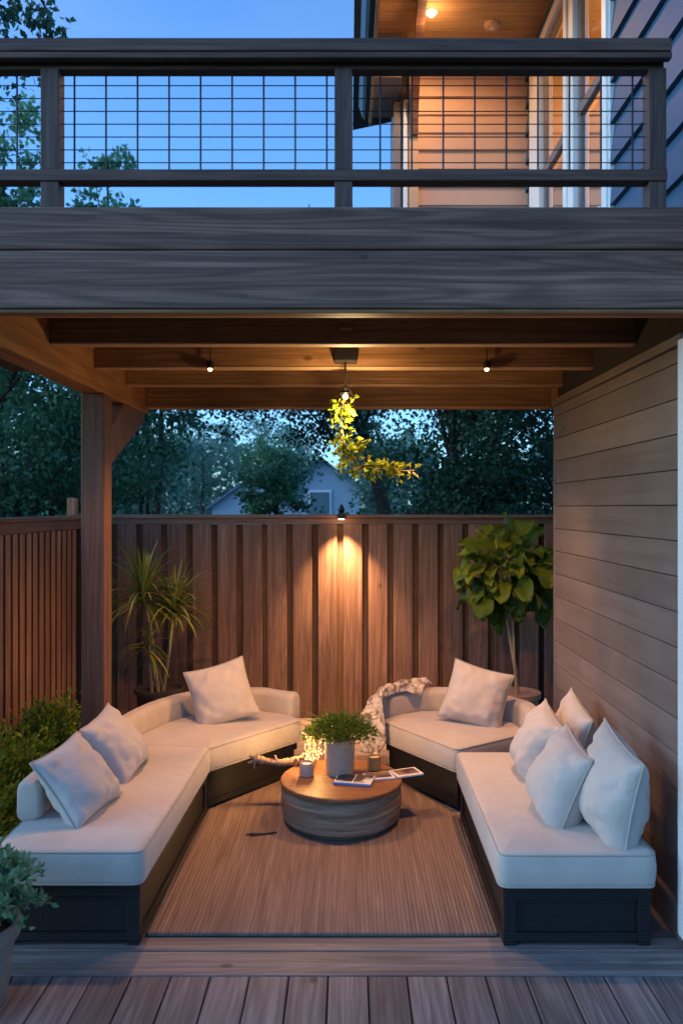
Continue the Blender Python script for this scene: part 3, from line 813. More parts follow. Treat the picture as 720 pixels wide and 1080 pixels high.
for (bx,bz,ex,ez) in ((-.03,2.42,.035,2.40),(-.04,2.44,-.085,2.36),(-.02,2.2,.09,2.21),(.02,2.18,.11,2.24),(-.02,2.24,-.08,2.16),(.0,2.13,-.05,2.09),(.07,2.09,.03,2.03),(.15,2.08,.2,2.12),(.25,2.06,.29,2.10)):
    mb.tube([(bx,4.70,bz),((bx+ex)/2,4.68,(bz+ez)/2+.012),(ex,4.67,ez)], .0022, 5)
    for k in range(17):
        s = random.random()**.7
        C.append(Vector((bx+(ex-bx)*s,4.70-.03*s,bz+(ez-bz)*s))+Vector((random.gauss(0,.012),random.gauss(0,.015),random.gauss(0,.012)))); Dd.append(Vector((random.gauss(0,1),random.gauss(0,1),random.gauss(-.2,1))))
mb.build('vine_stem', M['stem'], V_, smooth=180)
C=np.array(C);Dd=np.array(Dd)
v,f,a = leaf_cards(C, Dd, .038, .72, rng.uniform(0,1,len(C)), .12)
npmesh('leaves', v, f, a, M['leaf_vine'], V_)

FL = thing('fence_lamp', 'small black lamp on the fence top shining down the boards', 'wall light', (-.058, 7.05, 1.75))
mb = MB(); mb.box(-.090,-.026, 6.90, 7.054, 1.752, 1.80) ; mb.lathe([(.02,1.8005),(.032,1.83),(.018,1.855),(.008,1.875)], (-.058,6.99,0), 16); mb.build('housing', M['black'], FL, bevel=.006)
mb = MB(); mb.box(-.082,-.034, 6.905, 6.99, 1.744, 1.7515); mb.build('diffuser', M['diffuser'], FL)
s = light('fence_beam', 'SPOT', (-.058, 6.915, 1.741), 640, (1,.50,.22), FL, spot_size=R(90), spot_blend=1.0, shadow_soft_size=.03)
s.rotation_euler = (R(4),0,0)
s2 = light('fence_glow', 'POINT', (-.058, 6.93, 1.73), 1.0, WARM, FL, shadow_soft_size=.02)

# ------------------------------------------------------------------ rug
mb = MB(); rp = fillet([(-.868,3.464),(.645,3.464),(.645,4.8),(.28,5.52),(.28,5.95),(-.35,5.95),(-.35,5.55),(-.868,4.85)], .01, 2)
mb.prism(rp, .0045, .02, .5)
tag(mb.build('rug', M['rug'], None, (-.1,4.6,0), bevel=.004), 'brown ribbed outdoor rug between the sofas under the round table', 'rug')

# ------------------------------------------------------------------ sofas
def sofa_base(poly, z1, parent, panels=True):
    n = len(poly)
    mb = MB()
    # plinth frame: top rail, bottom rail, corner posts, recessed panels
    if sum(poly[i-1][0]*poly[i][1]-poly[i][0]*poly[i-1][1] for i in range(n)) < 0: poly = poly[::-1]
    inn = inset_poly(poly, .018)
    mb.prism(inn, .028, z1-.004)
    for i in range(n):
        a = Vector(poly[i]); b = Vector(poly[(i+1)%n]); d = (b-a).normalized(); nn = Vector((-d.y,d.x))
        for z0_, z1_, in ((.022,.06),(z1-.05,z1)):
            p = a+nn*.014; q = b+nn*.014
            mb.bar((p.x,p.y,(z0_+z1_)/2),(q.x,q.y,(z0_+z1_)/2), .026, z1_-z0_)
    return mb.build('base', M['sofabase'], parent, bevel=.003), poly
def sofa_feet(poly, z1, parent, corners):
    for x, y in corners:
        mb = MB(); mb.box(x-.027, x+.027, y-.027, y+.027, .003, z1-.002); mb.build('leg', M['sofabase'], parent, bevel=.004)
def inset_poly(poly, d):
    n = len(poly); out = []
    for i in range(n):
        a = Vector(poly[i-1]); p = Vector(poly[i]); b = Vector(poly[(i+1)%n])
        t1 = (p-a).normalized(); t2 = (b-p).normalized()
        n1 = Vector((-t1.y,t1.x)); n2 = Vector((-t2.y,t2.x)); bis = (n1+n2).normalized()
        out.append(tuple(p + bis*(d/max(.3, bis.dot(n1)))))
    return out

SL = thing('daybed_sofa', 'long cream daybed sofa on dark base beside the green hedge', 'sofa', (-1.17, 4.1, 0))
pl = [(-1.49,3.39),(-.875,3.39),(-.845,4.85),(-1.49,4.85)]
sofa_base(pl, .262, SL); sofa_feet(pl, .262, SL, ((-1.455,3.42),(-.905,3.42),(-.875,4.82),(-1.455,4.82)))
cushion('seat_cushion', [(-1.50,3.365),(-.858,3.365),(-.825,4.865),(-1.50,4.865)], .263, .412, M['cushion'], SL, seed=1)
sweep_bolster('backrest', [(-1.465,3.72),(-1.47,4.2),(-1.475,4.80)], .115, .40, .595, M['back'], SL)

SR = thing('daybed_sofa', 'long cream daybed sofa on dark base against the wood clad wall', 'sofa', (.97, 4.1, 0))
pr = [(.65,3.385),(1.275,3.385),(1.275,4.76),(.66,4.76)]
sofa_base(pr, .25, SR); sofa_feet(pr, .25, SR, ((.68,3.415),(1.245,3.415),(1.245,4.73),(.69,4.73)))
cushion('seat_cushion', [(.628,3.365),(1.297,3.365),(1.297,4.785),(.638,4.785)], .251, .400, M['cushion'], SR, seed=2)

CL = thing('corner_sofa', 'cream curved back corner sofa in front of the spiky palm', 'sofa', (-.9, 5.3, 0))
seat = [(-.835,4.885),(-.315,5.53),(-.40,5.68),(-.64,5.80),(-.88,5.80),(-1.09,5.68),(-1.25,5.45),(-1.34,5.15),(-1.36,4.885)]
bl = inset_poly(seat, .028)
sofa_base(bl, .238, CL)
cushion('seat_cushion', seat, .239, .392, M['cushion'], CL, r=.03, seed=3)
sweep_bolster('backrest', [(-1.395,4.95),(-1.385,5.15),(-1.30,5.46),(-1.135,5.72),(-.90,5.855),(-.65,5.86),(-.40,5.735)], .12, .30, .535, M['back'], CL)
CR = thing('corner_sofa', 'cream curved back corner sofa in front of the broad leaved fig', 'sofa', (.75, 5.3, 0))
seat = [(.655,4.85),(1.16,5.21),(1.13,5.45),(.98,5.66),(.76,5.79),(.52,5.78),(.33,5.67),(.225,5.52)]
br = inset_poly(seat, .028)
sofa_base(br, .238, CR)
cushion('seat_cushion', seat, .239, .392, M['cushion'], CR, r=.03, seed=4)
sweep_bolster('backrest', [(.29,5.70),(.50,5.84),(.77,5.85),(1.02,5.71),(1.185,5.48),(1.215,5.27)], .12, .30, .535, M['back'], CR)

# ------------------------------------------------------------------ pillows
g1 = 'cream pillows on the sofas'
pillow('cream pillow at the near end of the hedge side daybed, nearest the potted sage', (-1.275,3.80,.565), (.95,-.32), .375, 36, 8, .21, 1, g1)
pillow('cream pillow behind the nearest one on the hedge side daybed, by the timber post', (-1.25,4.33,.572), (.98,-.16), .38, 34, 8, .21, 2, g1)
pillow('cream pillow tilted on the corner sofa in front of the spiky palm', (-.865,5.50,.578), (.22,-1), .415, 24, 14, .20, 3, g1)
pillow('cream pillow tilted on the corner sofa in front of the broad leaved fig', (.865,5.44,.575), (-.24,-1), .41, 24, -14, .20, 4, g1)
pillow('upright cream pillow farthest toward the fence at the inner edge of the wall side daybed', (1.035,4.34,.568), (-1,-.06), .385, 20, -10, .25, 5, g1)
pillow('cream pillow nearest the viewer at the inner edge of the wall side daybed', (1.01,3.80,.57), (-1,-.08), .40, 20, -10, .26, 6, g1)
pillow('pink lit cream pillow leaning on the wood wall, half hidden behind another pillow', (1.235,4.46,.575), (-1,-.05), .41, 12, -12, .22, 7, g1)
pillow('large upright cream pillow at the near end of the daybed, against the wood wall', (1.185,3.60,.60), (-1,-.08), .445, 7, -11, .27, 8, g1)

# ------------------------------------------------------------------ coffee table and what stands on it
TX, TY, TR, TZ = -.04, 4.735, .35, .262
T = thing('coffee_table', 'round drum coffee table of weathered wood with warm brown top', 'table', (TX,TY,.02))
mb = MB()
prof = [(TR-.045,.021),(TR-.045,.032),(TR-.03,.034),(TR-.008,.05),(TR-.002,.09),(TR+.004,.14),(TR,.19),(TR-.004,.225),(TR-.006,.236)]
mb.lathe(prof, (TX,TY,0), 72, .5, .004); mb.build('drum', M['drum'], T, smooth=35)
mb = MB(); mb.lathe([(TR-.004,.2365),(TR+.006,.240),(TR+.006,.256),(TR+.001,TZ)], (TX,TY,0), 72, .5); mb.build('table_top', M['tabletop'], T, smooth=30)

PP = thing('potted_plant', 'bushy fine leaved green plant in pale cylinder pot on table', 'potted plant', (-.05,4.80,TZ))
mb = MB(); mb.lathe([(.078,TZ+.001),(.084,TZ+.004),(.088,TZ+.10),(.091,TZ+.205),(.088,TZ+.212),(.080,TZ+.206),(.078,TZ+.185)], (-.05,4.80,0), 40); mb.build('pot', M['pot_cement'], PP, smooth=40)
n = 2600
d = unit(rng.normal(size=(n,3))); d[:,2] = np.abs(d[:,2])*.75-.12
rad = rng.uniform(.25,1,n)**.6
C = np.array([-.05,4.80,.50]) + d*rad[:,None]*np.array([.215,.19,.165])
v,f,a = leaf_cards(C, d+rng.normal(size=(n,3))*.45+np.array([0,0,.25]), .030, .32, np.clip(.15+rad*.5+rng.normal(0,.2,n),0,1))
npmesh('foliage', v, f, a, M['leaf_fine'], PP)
mb = MB()
for k in range(110):
    a0 = random.random()*6.28; rr = random.uniform(.10,.29); hh = random.uniform(.06,.19)
    mb.tube([(-.05,4.80,.45),(-.05+math.cos(a0)*rr*.5,4.80+math.sin(a0)*rr*.45,.47+hh*.75),(-.05+math.cos(a0)*rr,4.80+math.sin(a0)*rr*.9,.47+hh)], [.002,.0015,.0008], 4)
mb.build('stems', M['leaf_fine'], PP)

cc = thing('candle_cup', 'small grey ceramic candle cup on the table by glowing twigs', 'candle', (-.244,4.76,TZ))
mb = MB(); mb.lathe([(.036,TZ+.001),(.041,TZ+.006),(.043,TZ+.03),(.043,TZ+.078),(.040,TZ+.082),(.037,TZ+.078),(.037,TZ+.06)], (-.244,4.76,0), 28); mb.build('cup', M['cup'], cc, smooth=40)
mb = MB(); mb.lathe([(.0365,TZ+.061),(.0365,TZ+.068),(.03,TZ+.069)], (-.244,4.76,0), 24); mb.build('wax', M['wax'], cc, smooth=40)
ac = thing('candle_jar', 'small amber glass candle jar beside the open album on table', 'candle', (.155,4.86,TZ))
mb = MB(); mb.lathe([(.034,TZ+.002),(.040,TZ+.008),(.042,TZ+.05),(.041,TZ+.085),(.037,TZ+.086),(.036,TZ+.07)], (.155,4.86,0), 28); mb.build('jar', M['amber'], ac, smooth=40)
mb = MB(); mb.lathe([(.0355,TZ+.071),(.0355,TZ+.076),(.03,TZ+.077)], (.155,4.86,0), 24); mb.build('wax', M['wax'], ac, smooth=40)

TW = thing('fairy_light_bundle', 'bundle of dry twigs with glowing warm fairy lights on table', 'fairy lights', (-.215,4.90,TZ))
mb = MB(); bulbs = []
for k in range(30):
    a0 = random.uniform(0,6.28); sp = random.uniform(.02,.085); hh = random.uniform(.08,.235)
    p0 = Vector((-.215+math.cos(a0)*.014, 4.90+math.sin(a0)*.014, TZ+.003))
    p2 = Vector((-.215+math.cos(a0)*sp, 4.90+math.sin(a0)*sp, TZ+hh)); p1 = p0.lerp(p2,.5)+Vector((random.gauss(0,.01),random.gauss(0,.01),.015))
    mb.tube([p0,p1,p2], [.0022,.0016,.0009], 5)
    for s in (.45,.75,1):
        if random.random() < .8:
            q = p0.lerp(p1,s*2) if s < .5 else p1.lerp(p2,(s-.5)*2)
            bulbs.append(q+Vector((random.gauss(0,.004),random.gauss(0,.004),0)))
mb.build('twigs', M['twig'], TW); 
for q in bulbs[:90]:
    bb = MB(); bb.sphere(q, .0036, 4); bb.build('bulb', M['bulb_soft'], TW, smooth=180)
light('fairy_glow', 'POINT', (-.225,4.93,.44), 15, (1,.55,.19), TW, shadow_soft_size=.05)

DW = thing('driftwood', 'pale twisted driftwood branch lying over the table edge', 'driftwood', (-.33,4.90,TZ))
mb = MB()
pts = [(-.20,4.955,.302),(-.27,4.95,.300),(-.34,4.945,.292),(-.40,4.94,.282),(-.46,4.935,.288),(-.52,4.93,.302),(-.555,4.925,.312),(-.58,4.925,.300)]
def knotty(mb, pts, rad, n, k):
    P = [Vector(p) for p in pts]; q = []; rr = []
    for a in range(n+1):
        t = a/n*(len(P)-1); u = min(int(t), len(P)-2); f = t-u
        c = P[u].lerp(P[u+1], f); r0 = rad[u]*(1-f)+rad[u+1]*f
        q.append(c+Vector((noise.noise(Vector((a*.6,k,1))), noise.noise(Vector((a*.6,k,5))), noise.noise(Vector((a*.6,k,9)))))*.009)
        rr.append(r0*(1+.38*noise.noise(Vector((a*.9,k*3.3,2)))))
    mb.tube(q, rr, 9)
knotty(mb, pts, [.010,.020,.025,.022,.018,.021,.024,.008], 34, 1)
knotty(mb, [(-.34,4.945,.295),(-.29,4.93,.312),(-.25,4.925,.338),(-.205,4.925,.36)], [.017,.014,.011,.004], 14, 2)
knotty(mb, [(-.55,4.925,.308),(-.585,4.935,.292),(-.612,4.935,.284)], [.015,.011,.004], 8, 3)
knotty(mb, [(-.555,4.925,.31),(-.585,4.92,.328),(-.60,4.915,.335)], [.014,.010,.004], 8, 4)
knotty(mb, [(-.57,4.925,.30),(-.572,4.92,.278),(-.568,4.918,.255)], [.008,.009,.004], 6, 5)
knotty(mb, [(-.43,4.94,.285),(-.445,4.93,.318),(-.45,4.925,.335)], [.012,.008,.004], 6, 6)
mb.build('branch', M['drift'], DW, smooth=60)

MG = thing('magazine', 'thick magazine with blue cover edge lying on table front', 'magazine', (.03,4.66,TZ))
rot = Matrix.Rotation(R(14),4,'Z')
def rbox(mb, cx, cy, x0,x1,y0,y1,z0,z1, ang, r=None):
    c_,s_ = math.cos(R(ang)), math.sin(R(ang))
    q = [(x0,y0),(x1,y0),(x1,y1),(x0,y1)]
    mb.prism([(cx+a*c_-b*s_, cy+a*s_+b*c_) for a,b in q], z0, z1, r)
mb = MB(); rbox(mb,.035,4.655,-.11,.11,-.075,.075,TZ+.001,TZ+.014,-12); mb.build('pages', M['bluecover'], MG, bevel=.003)
mb = MB(); rbox(mb,.035,4.655,-.106,.110,-.073,.075,TZ+.0145,TZ+.020,-12); mb.build('paper_block', M['paper'], MG, bevel=.002)
mb = MB(); rbox(mb,.035,4.655,-.100,-.002,-.065,.068,TZ+.0204,TZ+.0214,-12); rbox(mb,.035,4.655,.006,.104,-.065,.068,TZ+.0204,TZ+.0214,-12); mb.build('picture', M['print_a'], MG)
AL = thing('photo_album', 'open photo album with white borders overhanging the table edge', 'album', (.25,4.78,TZ))
mb = MB(); rbox(mb,.18,4.74,-.085,.085,-.06,.06,TZ+.001,TZ+.010,14); rbox(mb,.345,4.80,-.085,.085,-.065,.06,TZ+.0015,TZ+.0125,22)
mb.build('pages', M['paper'], AL, bevel=.002)
mb = MB(); rbox(mb,.178,4.742,-.070,.072,-.042,.048,TZ+.0104,TZ+.0112,14); rbox(mb,.345,4.80,-.068,.068,-.046,.044,TZ+.0129,TZ+.0137,22)
mb.build('photos', M['print_b'], AL)

mb = MB(); pts = [(-.40,4.52,.026),(-.46,4.50,.026),(-.50,4.49,.027),(-.54,4.50,.026),(-.57,4.485,.026)]
mb.tube(pts, [.005,.006,.008,.006,.003], 8); mb.tube([(-.50,4.49,.027),(-.52,4.475,.026),(-.55,4.47,.025)], [.005,.004,.002], 6)
tag(mb.build('twig', M['bark'], None, (-.48,4.49,.02), smooth=60), 'small dark twig lying on the rug left of the table', 'twig')

# throw blanket
TB = [(.56,5.835,.565),(.52,5.825,.59),(.47,5.80,.60),(.38,5.74,.60),(.30,5.66,.595),(.235,5.58,.575),(.195,5.53,.52),(.18,5.51,.43),(.172,5.50,.32),(.169,5.49,.24),(.167,5.49,.17)]
TBp = [Vector(p) for p in TB]
rows = []; NU, NV = 84, 34
for i in range(NU+1):
    s = i/NU*(len(TBp)-1); k = min(int(s), len(TBp)-2); q = TBp[k].lerp(TBp[k+1], s-k)
    tdir = (TBp[k+1]-TBp[k]).normalized()
    wd = Vector((-.45,-.89,0)) if k < 5 else Vector((.62,-.78,0))
    mixf = min(1,max(0,(s-4)/3)); wd = Vector((-.50,-.86,-.15)).lerp(Vector((.75,-.66,0)), mixf).normalized()
    nn = tdir.cross(wd).normalized()
    if nn.z < 0 and mixf < .5: nn = -nn
    if mixf >= .5 and nn.y > 0: nn = -nn
    row = []
    for j in range(NV+1):
        v = j/NV*2-1
        wv = .105+.02*math.sin(i*.21)
        drop = -.055*abs(v)**2.4*(1-mixf)
        p = q + wd*v*wv + Vector((0,0,drop))
        h = noise.noise(p*13)*.022 + abs(noise.noise(p*26+Vector((3,1,2))))*.022+ .008
        row.append(p + nn*h)
    rows.append(row)
mb = MB(); vs = [p for r_ in rows for p in r_]; w1 = NV+1
mb.add(vs, [(i*w1+j, i*w1+j+1, (i+1)*w1+j+1, (i+1)*w1+j) for i in range(NU) for j in range(NV)], .5)
o = mb.build('throw_blanket', M['throw'], None, (.3,5.65,.4), smooth=180)
m = o.modifiers.new('solid', 'SOLIDIFY'); m.thickness = .012; m.offset = 0
tag(o, 'chunky cream and brown knitted throw draped over the corner sofa arm', 'blanket')

# ------------------------------------------------------------------ plants on the patio
def strap(mb, base, d, L, wd, droop, r):
    d = Vector(d).normalized(); side = d.cross(Vector((0,0,1)))
    if side.length < .05: side = Vector((1,0,0))
    side.normalize(); p = Vector(base); vs = []; n = 8
    for i in range(n+1):
        t = i/n; ww = wd*(.55+.45*math.sin(min(1,t*2.2)*math.pi/2))*(1-t**3)+.0006
        up = side.cross(d).normalized()
        vs += [p-side*ww+up*ww*.35, p, p+side*ww+up*ww*.35]
        d = (d+Vector((0,0,-droop/n*(.4+1.3*t)))).normalized(); p = p+d*L/n
    fs = []
    for i in range(n):
        b = i*3; fs += [(b,b+1,b+4,b+3),(b+1,b+2,b+5,b+4)]
    mb.add(vs, fs, r)

DP = thing('palm_plant', 'spiky leaved potted palm with two thin stems in the corner', 'potted plant', (-1.5,6.4,0))
mb = MB(); mb.lathe([(.13,.002),(.14,.01),(.175,.36),(.195,.385),(.195,.42),(.178,.42),(.172,.385)], (-1.5,6.4,0), 40); mb.build('pot', M['pot_dark'], DP, smooth=40)
mb = MB(); mb.lathe([(.171,.36),(.171,.386),(.02,.39)], (-1.5,6.4,0), 30); mb.build('soil', M['soil'], DP)
lf = MB()
for nm, pts, nl, L in (('a', [(-1.50,6.38,.38),(-1.53,6.38,.62),(-1.56,6.37,.9),(-1.62,6.36,1.19)], 120, .50), ('b', [(-1.47,6.42,.38),(-1.44,6.42,.6),(-1.40,6.41,.85),(-1.375,6.40,1.08)], 110, .42), ('c', [(-1.55,6.36,.38),(-1.555,6.33,.58),(-1.55,6.30,.80)], 26, .30)):
    mb = MB(); mb.tube(pts, [.016,.014,.012,.011][:len(pts)], 8); mb.build('stem', M['stem'], DP, smooth=60)
    top = Vector(pts[-1])
    for k in range(nl):
        a0 = random.uniform(0,6.283); el_ = random.uniform(-.35,1.45)
        if nm == 'c': el_ = random.uniform(-.9,.9)
        d = (math.cos(a0)*math.cos(el_), math.sin(a0)*math.cos(el_)*.75, math.sin(el_))
        strap(lf, top-Vector((0,0,random.uniform(0,.10))), d, L*random.uniform(.65,1.1), random.uniform(.007,.012), random.uniform(.6,1.5), random.random())
lf.build('leaves', M['leaf_blade'], DP, smooth=180)

FG = thing('fig_plant', 'broad leaved fig tree in a pot by the wall corner', 'potted plant', (1.34,6.4,0))
mb = MB(); mb.lathe([(.12,.002),(.13,.01),(.165,.33),(.185,.345),(.187,.385),(.17,.385),(.164,.36)], (1.34,6.4,0), 40); mb.build('pot', M['pot_gray'], FG, smooth=40)
mb = MB(); mb.lathe([(.163,.33),(.163,.352),(.02,.356)], (1.34,6.4,0), 30); mb.build('soil', M['soil'], FG)
mb = MB(); mb.tube([(1.34,6.4,.345),(1.33,6.4,.55),(1.29,6.4,.78),(1.255,6.4,1.02),(1.25,6.4,1.3),(1.24,6.4,1.6)], [.017,.015,.014,.012,.009,.005], 9)
mb.tube([(1.35,6.4,.345),(1.315,6.385,.6),(1.31,6.39,.85),(1.29,6.39,1.15),(1.33,6.38,1.45)], [.012,.011,.010,.008,.004], 8)
mb.build('trunk', M['stem'], FG, smooth=60)
lf = MB()
def bigleaf(mb, base, d, L, W, r, seed, nrm=None):
    d = Vector(d).normalized(); up = nrm or Vector((0,0,1)); side = d.cross(up)
    if side.length < .05: side = Vector((1,0,0))
    side.normalize(); p = Vector(base); vs = []; n = 8; m = 6
    for i in range(n+1):
        t = i/n
        ww = W*(math.sin(math.pi*min(1,(t*.93+.05))**.85))**.75*(.72+.5*t) if t < 1 else .004
        upv = side.cross(d).normalized()
        for j in range(m+1):
            s = j/m*2-1
            rip = math.sin(t*10+seed+s*2)*.022*abs(s)**1.4 + noise.noise(Vector((t*3+seed,s*1.5,seed)))*.018
            vs.append(p + side*ww*.5*s + upv*(abs(s)*ww*.20 + rip))
        d = (d+Vector((0,0,-.12-.05*t))).normalized(); p = p+d*L/n
    w1 = m+1
    mb.add(vs, [(i*w1+j,i*w1+j+1,(i+1)*w1+j+1,(i+1)*w1+j) for i in range(n) for j in range(m)], r)
cF = Vector((1.25,6.36,1.31))
for k in range(120):
    u = Vector((random.gauss(0,1),random.gauss(-.25,.8),random.gauss(.05,1))).normalized()
    rr = random.uniform(.35,.98)
    base = cF + Vector((u.x*.36*rr,u.y*.27*rr,u.z*.33*rr)) + Vector((0,0,.02))
    d = u*.9+Vector((random.gauss(0,.3),random.gauss(-.15,.3),random.gauss(-.1,.35)))
    L = random.choice((random.uniform(.09,.16), random.uniform(.15,.26), random.uniform(.17,.26)))
    end = base + d.normalized()*L
    if end.y > 6.98: continue
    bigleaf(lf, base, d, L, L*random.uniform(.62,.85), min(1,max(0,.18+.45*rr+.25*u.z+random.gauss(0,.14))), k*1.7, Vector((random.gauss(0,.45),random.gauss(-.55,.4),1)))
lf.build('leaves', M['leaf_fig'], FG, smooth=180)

def shrub(name, label, cat, c, rad, n, L, W, mat, group=None, zfloor=.02):
    t = thing(name, label, cat, (c[0],c[1],zfloor), group)
    mb = MB(); C=[];Dd=[];A=[]
    for k in range(60):
        u = Vector((random.gauss(0,1),random.gauss(0,1),abs(random.gauss(0,1))*1.0-.1)).normalized()
        rr = random.uniform(.7,1.06)
        p2 = Vector((c[0]+u.x*rad[0]*rr, c[1]+u.y*rad[1]*rr, c[2]+u.z*rad[2]*rr)); p0 = Vector((c[0]+u.x*.04,c[1]+u.y*.04,zfloor))
        p1 = p0.lerp(p2,.55)+Vector((0,0,.05))
        mb.tube([p0,p1,p2],[.004,.003,.0015],4)
        for q in range(n//60):
            s = random.uniform(.25,1.03)
            pp = p0.lerp(p1,s*2) if s<.5 else p1.lerp(p2,(s-.5)*2)
            off = Vector((random.gauss(0,1),random.gauss(0,1),random.gauss(0,1)))
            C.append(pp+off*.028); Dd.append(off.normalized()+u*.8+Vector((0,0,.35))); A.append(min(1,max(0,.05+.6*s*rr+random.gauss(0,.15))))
    mb.build('stems', M['stem'], t)
    v,f,a = leaf_cards(np.array(C),np.array(Dd),L,W,np.array(A),.2)
    npmesh('foliage', v,f,a,mat,t)
    return t
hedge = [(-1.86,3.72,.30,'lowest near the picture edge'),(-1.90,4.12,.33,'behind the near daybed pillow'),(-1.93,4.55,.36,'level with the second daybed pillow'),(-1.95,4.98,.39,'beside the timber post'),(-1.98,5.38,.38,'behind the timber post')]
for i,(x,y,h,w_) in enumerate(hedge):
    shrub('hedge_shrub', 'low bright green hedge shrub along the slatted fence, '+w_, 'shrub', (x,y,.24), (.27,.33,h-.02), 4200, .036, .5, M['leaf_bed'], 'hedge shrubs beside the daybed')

PS = thing('sage_pot', 'grey green leafy plant in a weathered round pot, cropped at picture edge', 'potted plant', (-1.40,3.0,0))
mb = MB(); mb.lathe([(.115,0.0),(.12,.006),(.135,.10),(.152,.235),(.168,.245),(.175,.27),(.172,.30),(.16,.306),(.148,.296),(.143,.25)], (-1.40,3.0,0), 48); mb.build('pot', M['pot_gray'], PS, smooth=40)
mb = MB(); mb.lathe([(.144,.23),(.144,.262),(.02,.268)], (-1.40,3.0,0), 30); mb.build('soil', M['soil'], PS)
C=[];Dd=[];A=[]; mb=MB()
for k in range(70):
    u = Vector((random.gauss(0,1),random.gauss(0,1),abs(random.gauss(0,.9))+.1)).normalized()
    p0 = Vector((-1.40+u.x*.05,3.0+u.y*.05,.265)); p2 = Vector((-1.40+u.x*.26*random.uniform(.7,1.05),3.02+u.y*.24,.38+u.z*.21*random.uniform(.7,1.05)-.06*(1-u.z)**2)); p1 = p0.lerp(p2,.5)+Vector((0,0,.05))
    mb.tube([p0,p1,p2],[.0035,.0028,.0015],5)
    for q in range(44):
        s = random.uniform(.2,1.02); pp = p0.lerp(p1,s*2) if s<.5 else p1.lerp(p2,(s-.5)*2)
        off = Vector((random.gauss(0,1),random.gauss(0,1),random.gauss(0,1)))
        C.append(pp+off*.008); Dd.append(off.normalized()+u*.5+Vector((0,0,.3))); A.append(min(1,max(0,.1+.6*s+random.gauss(0,.15))))
keep = [i for i,p in enumerate(C) if p[2] > .335]
C = [C[i] for i in keep]; Dd = [Dd[i] for i in keep]; A = [A[i] for i in keep]
mb.build('stems', M['leaf_sage'], PS)
v,f,a = leaf_cards(np.array(C),np.array(Dd),.034,.5,np.array(A),.15)
npmesh('foliage', v,f,a,M['leaf_sage'],PS)

# ------------------------------------------------------------------ trees and far houses
def tree(label, x, y, h, ctr, rad, nclump, nleaf, L, mat, trunk=.14, stems=1, group='trees behind the fence', shell=.35, csz=.30, extra=(), zmin=None, zmax=None, limb=3):
    t = thing('tree', label, 'tree', (x,y,-.16), group)
    mb = MB()
    base = Vector((x,y,-.2))
    cl = []
    while len(cl) < nclump:
        u = rng.normal(size=3); u /= np.linalg.norm(u); r_ = rng.uniform(shell,1)**.7
        p = np.array(ctr)+u*r_*np.array(rad)
        if zmin and p[2] < zmin: continue
        cl.append((p, r_))
    for st in range(stems):
        a0 = random.uniform(0,6.28); sp = 0 if stems == 1 else random.uniform(.3,1)*min(rad[0],1.2)
        top = Vector((ctr[0]+math.cos(a0)*sp, ctr[1]+math.sin(a0)*sp*.5, min(h*.93, ctr[2]+rad[2]*.7)))
        pts = []
        for i in range(7):
            q = i/6; p = base.lerp(top, q); p.x += noise.noise(Vector((q*3,x+st,y)))*.18; p.y += noise.noise(Vector((q*3+9,x+st,y)))*.18; pts.append(p)
        mb.tube(pts, [trunk*(1-.85*i/6) for i in range(7)], 8)
        for (p, r_) in cl[st::stems*limb]:
            p = Vector(p); z0 = min(max(p.z-.25*h, .3*h*.6), top.z); q = (z0-base.z)/(top.z-base.z); s0 = base.lerp(top, max(.15,min(1,q)))
            mid = s0.lerp(p,.5)+Vector((random.gauss(0,.12),random.gauss(0,.12),random.uniform(0,.22)))
            mb.tube([s0,mid,p], [trunk*.30,trunk*.18,trunk*.05], 5)
    mb.build('trunk', M['bark'], t, smooth=60)
    parts = []
    per = max(1, nleaf//nclump)
    for p, r_ in cl:
        k = int(per*rng.uniform(.5,1.5)); sz = csz*rng.uniform(.6,1.35)*min(rad)
        sub = rng.normal(size=(6,3))*sz*.8
        c = p + sub[rng.integers(0,6,k)]*np.array([1,1,.6]) + rng.normal(size=(k,3))*sz*.42*np.array([1,1,.7])
        d = unit(rng.normal(size=(k,3)))+np.array([0,0,-.35])
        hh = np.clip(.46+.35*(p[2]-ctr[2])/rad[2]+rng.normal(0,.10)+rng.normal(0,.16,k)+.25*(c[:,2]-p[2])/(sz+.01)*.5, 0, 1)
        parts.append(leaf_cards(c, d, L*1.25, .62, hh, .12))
    for (ex, er, en) in extra:
        c = np.array(ex)+rng.normal(size=(en,3))*np.array(er); parts.append(leaf_cards(c, unit(rng.normal(size=(en,3)))+np.array([0,0,-.6]), L*1.15, .55, rng.uniform(0,.7,en), .12))
    v,f,a = join_cards(parts)
    if zmax:
        V5 = v.reshape(-1,5,3); ok = V5[:,:,2].max(1) < zmax
        keep = np.repeat(ok,5); idx = np.cumsum(keep)-1; fk = keep[f[:,0]]
        v = v[keep]; f = idx[f[fk]]; a = a[fk]
    npmesh('crown', v,f,a,mat,t)
    return t
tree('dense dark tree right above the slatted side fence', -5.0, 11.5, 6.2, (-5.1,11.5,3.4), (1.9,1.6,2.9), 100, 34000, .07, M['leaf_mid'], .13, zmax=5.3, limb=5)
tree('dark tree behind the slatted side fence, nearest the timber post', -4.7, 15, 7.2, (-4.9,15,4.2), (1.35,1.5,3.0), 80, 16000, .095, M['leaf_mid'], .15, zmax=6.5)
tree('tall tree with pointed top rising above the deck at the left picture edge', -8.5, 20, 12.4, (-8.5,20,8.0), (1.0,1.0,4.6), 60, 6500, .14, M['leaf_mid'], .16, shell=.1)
tree('tall loose topped tree just right of the left railing post, seen through the wire', -6.0, 20.5, 11.9, (-6.15,20.5,7.9), (.72,1.0,4.0), 60, 7000, .14, M['leaf_mid'], .14, shell=.1)
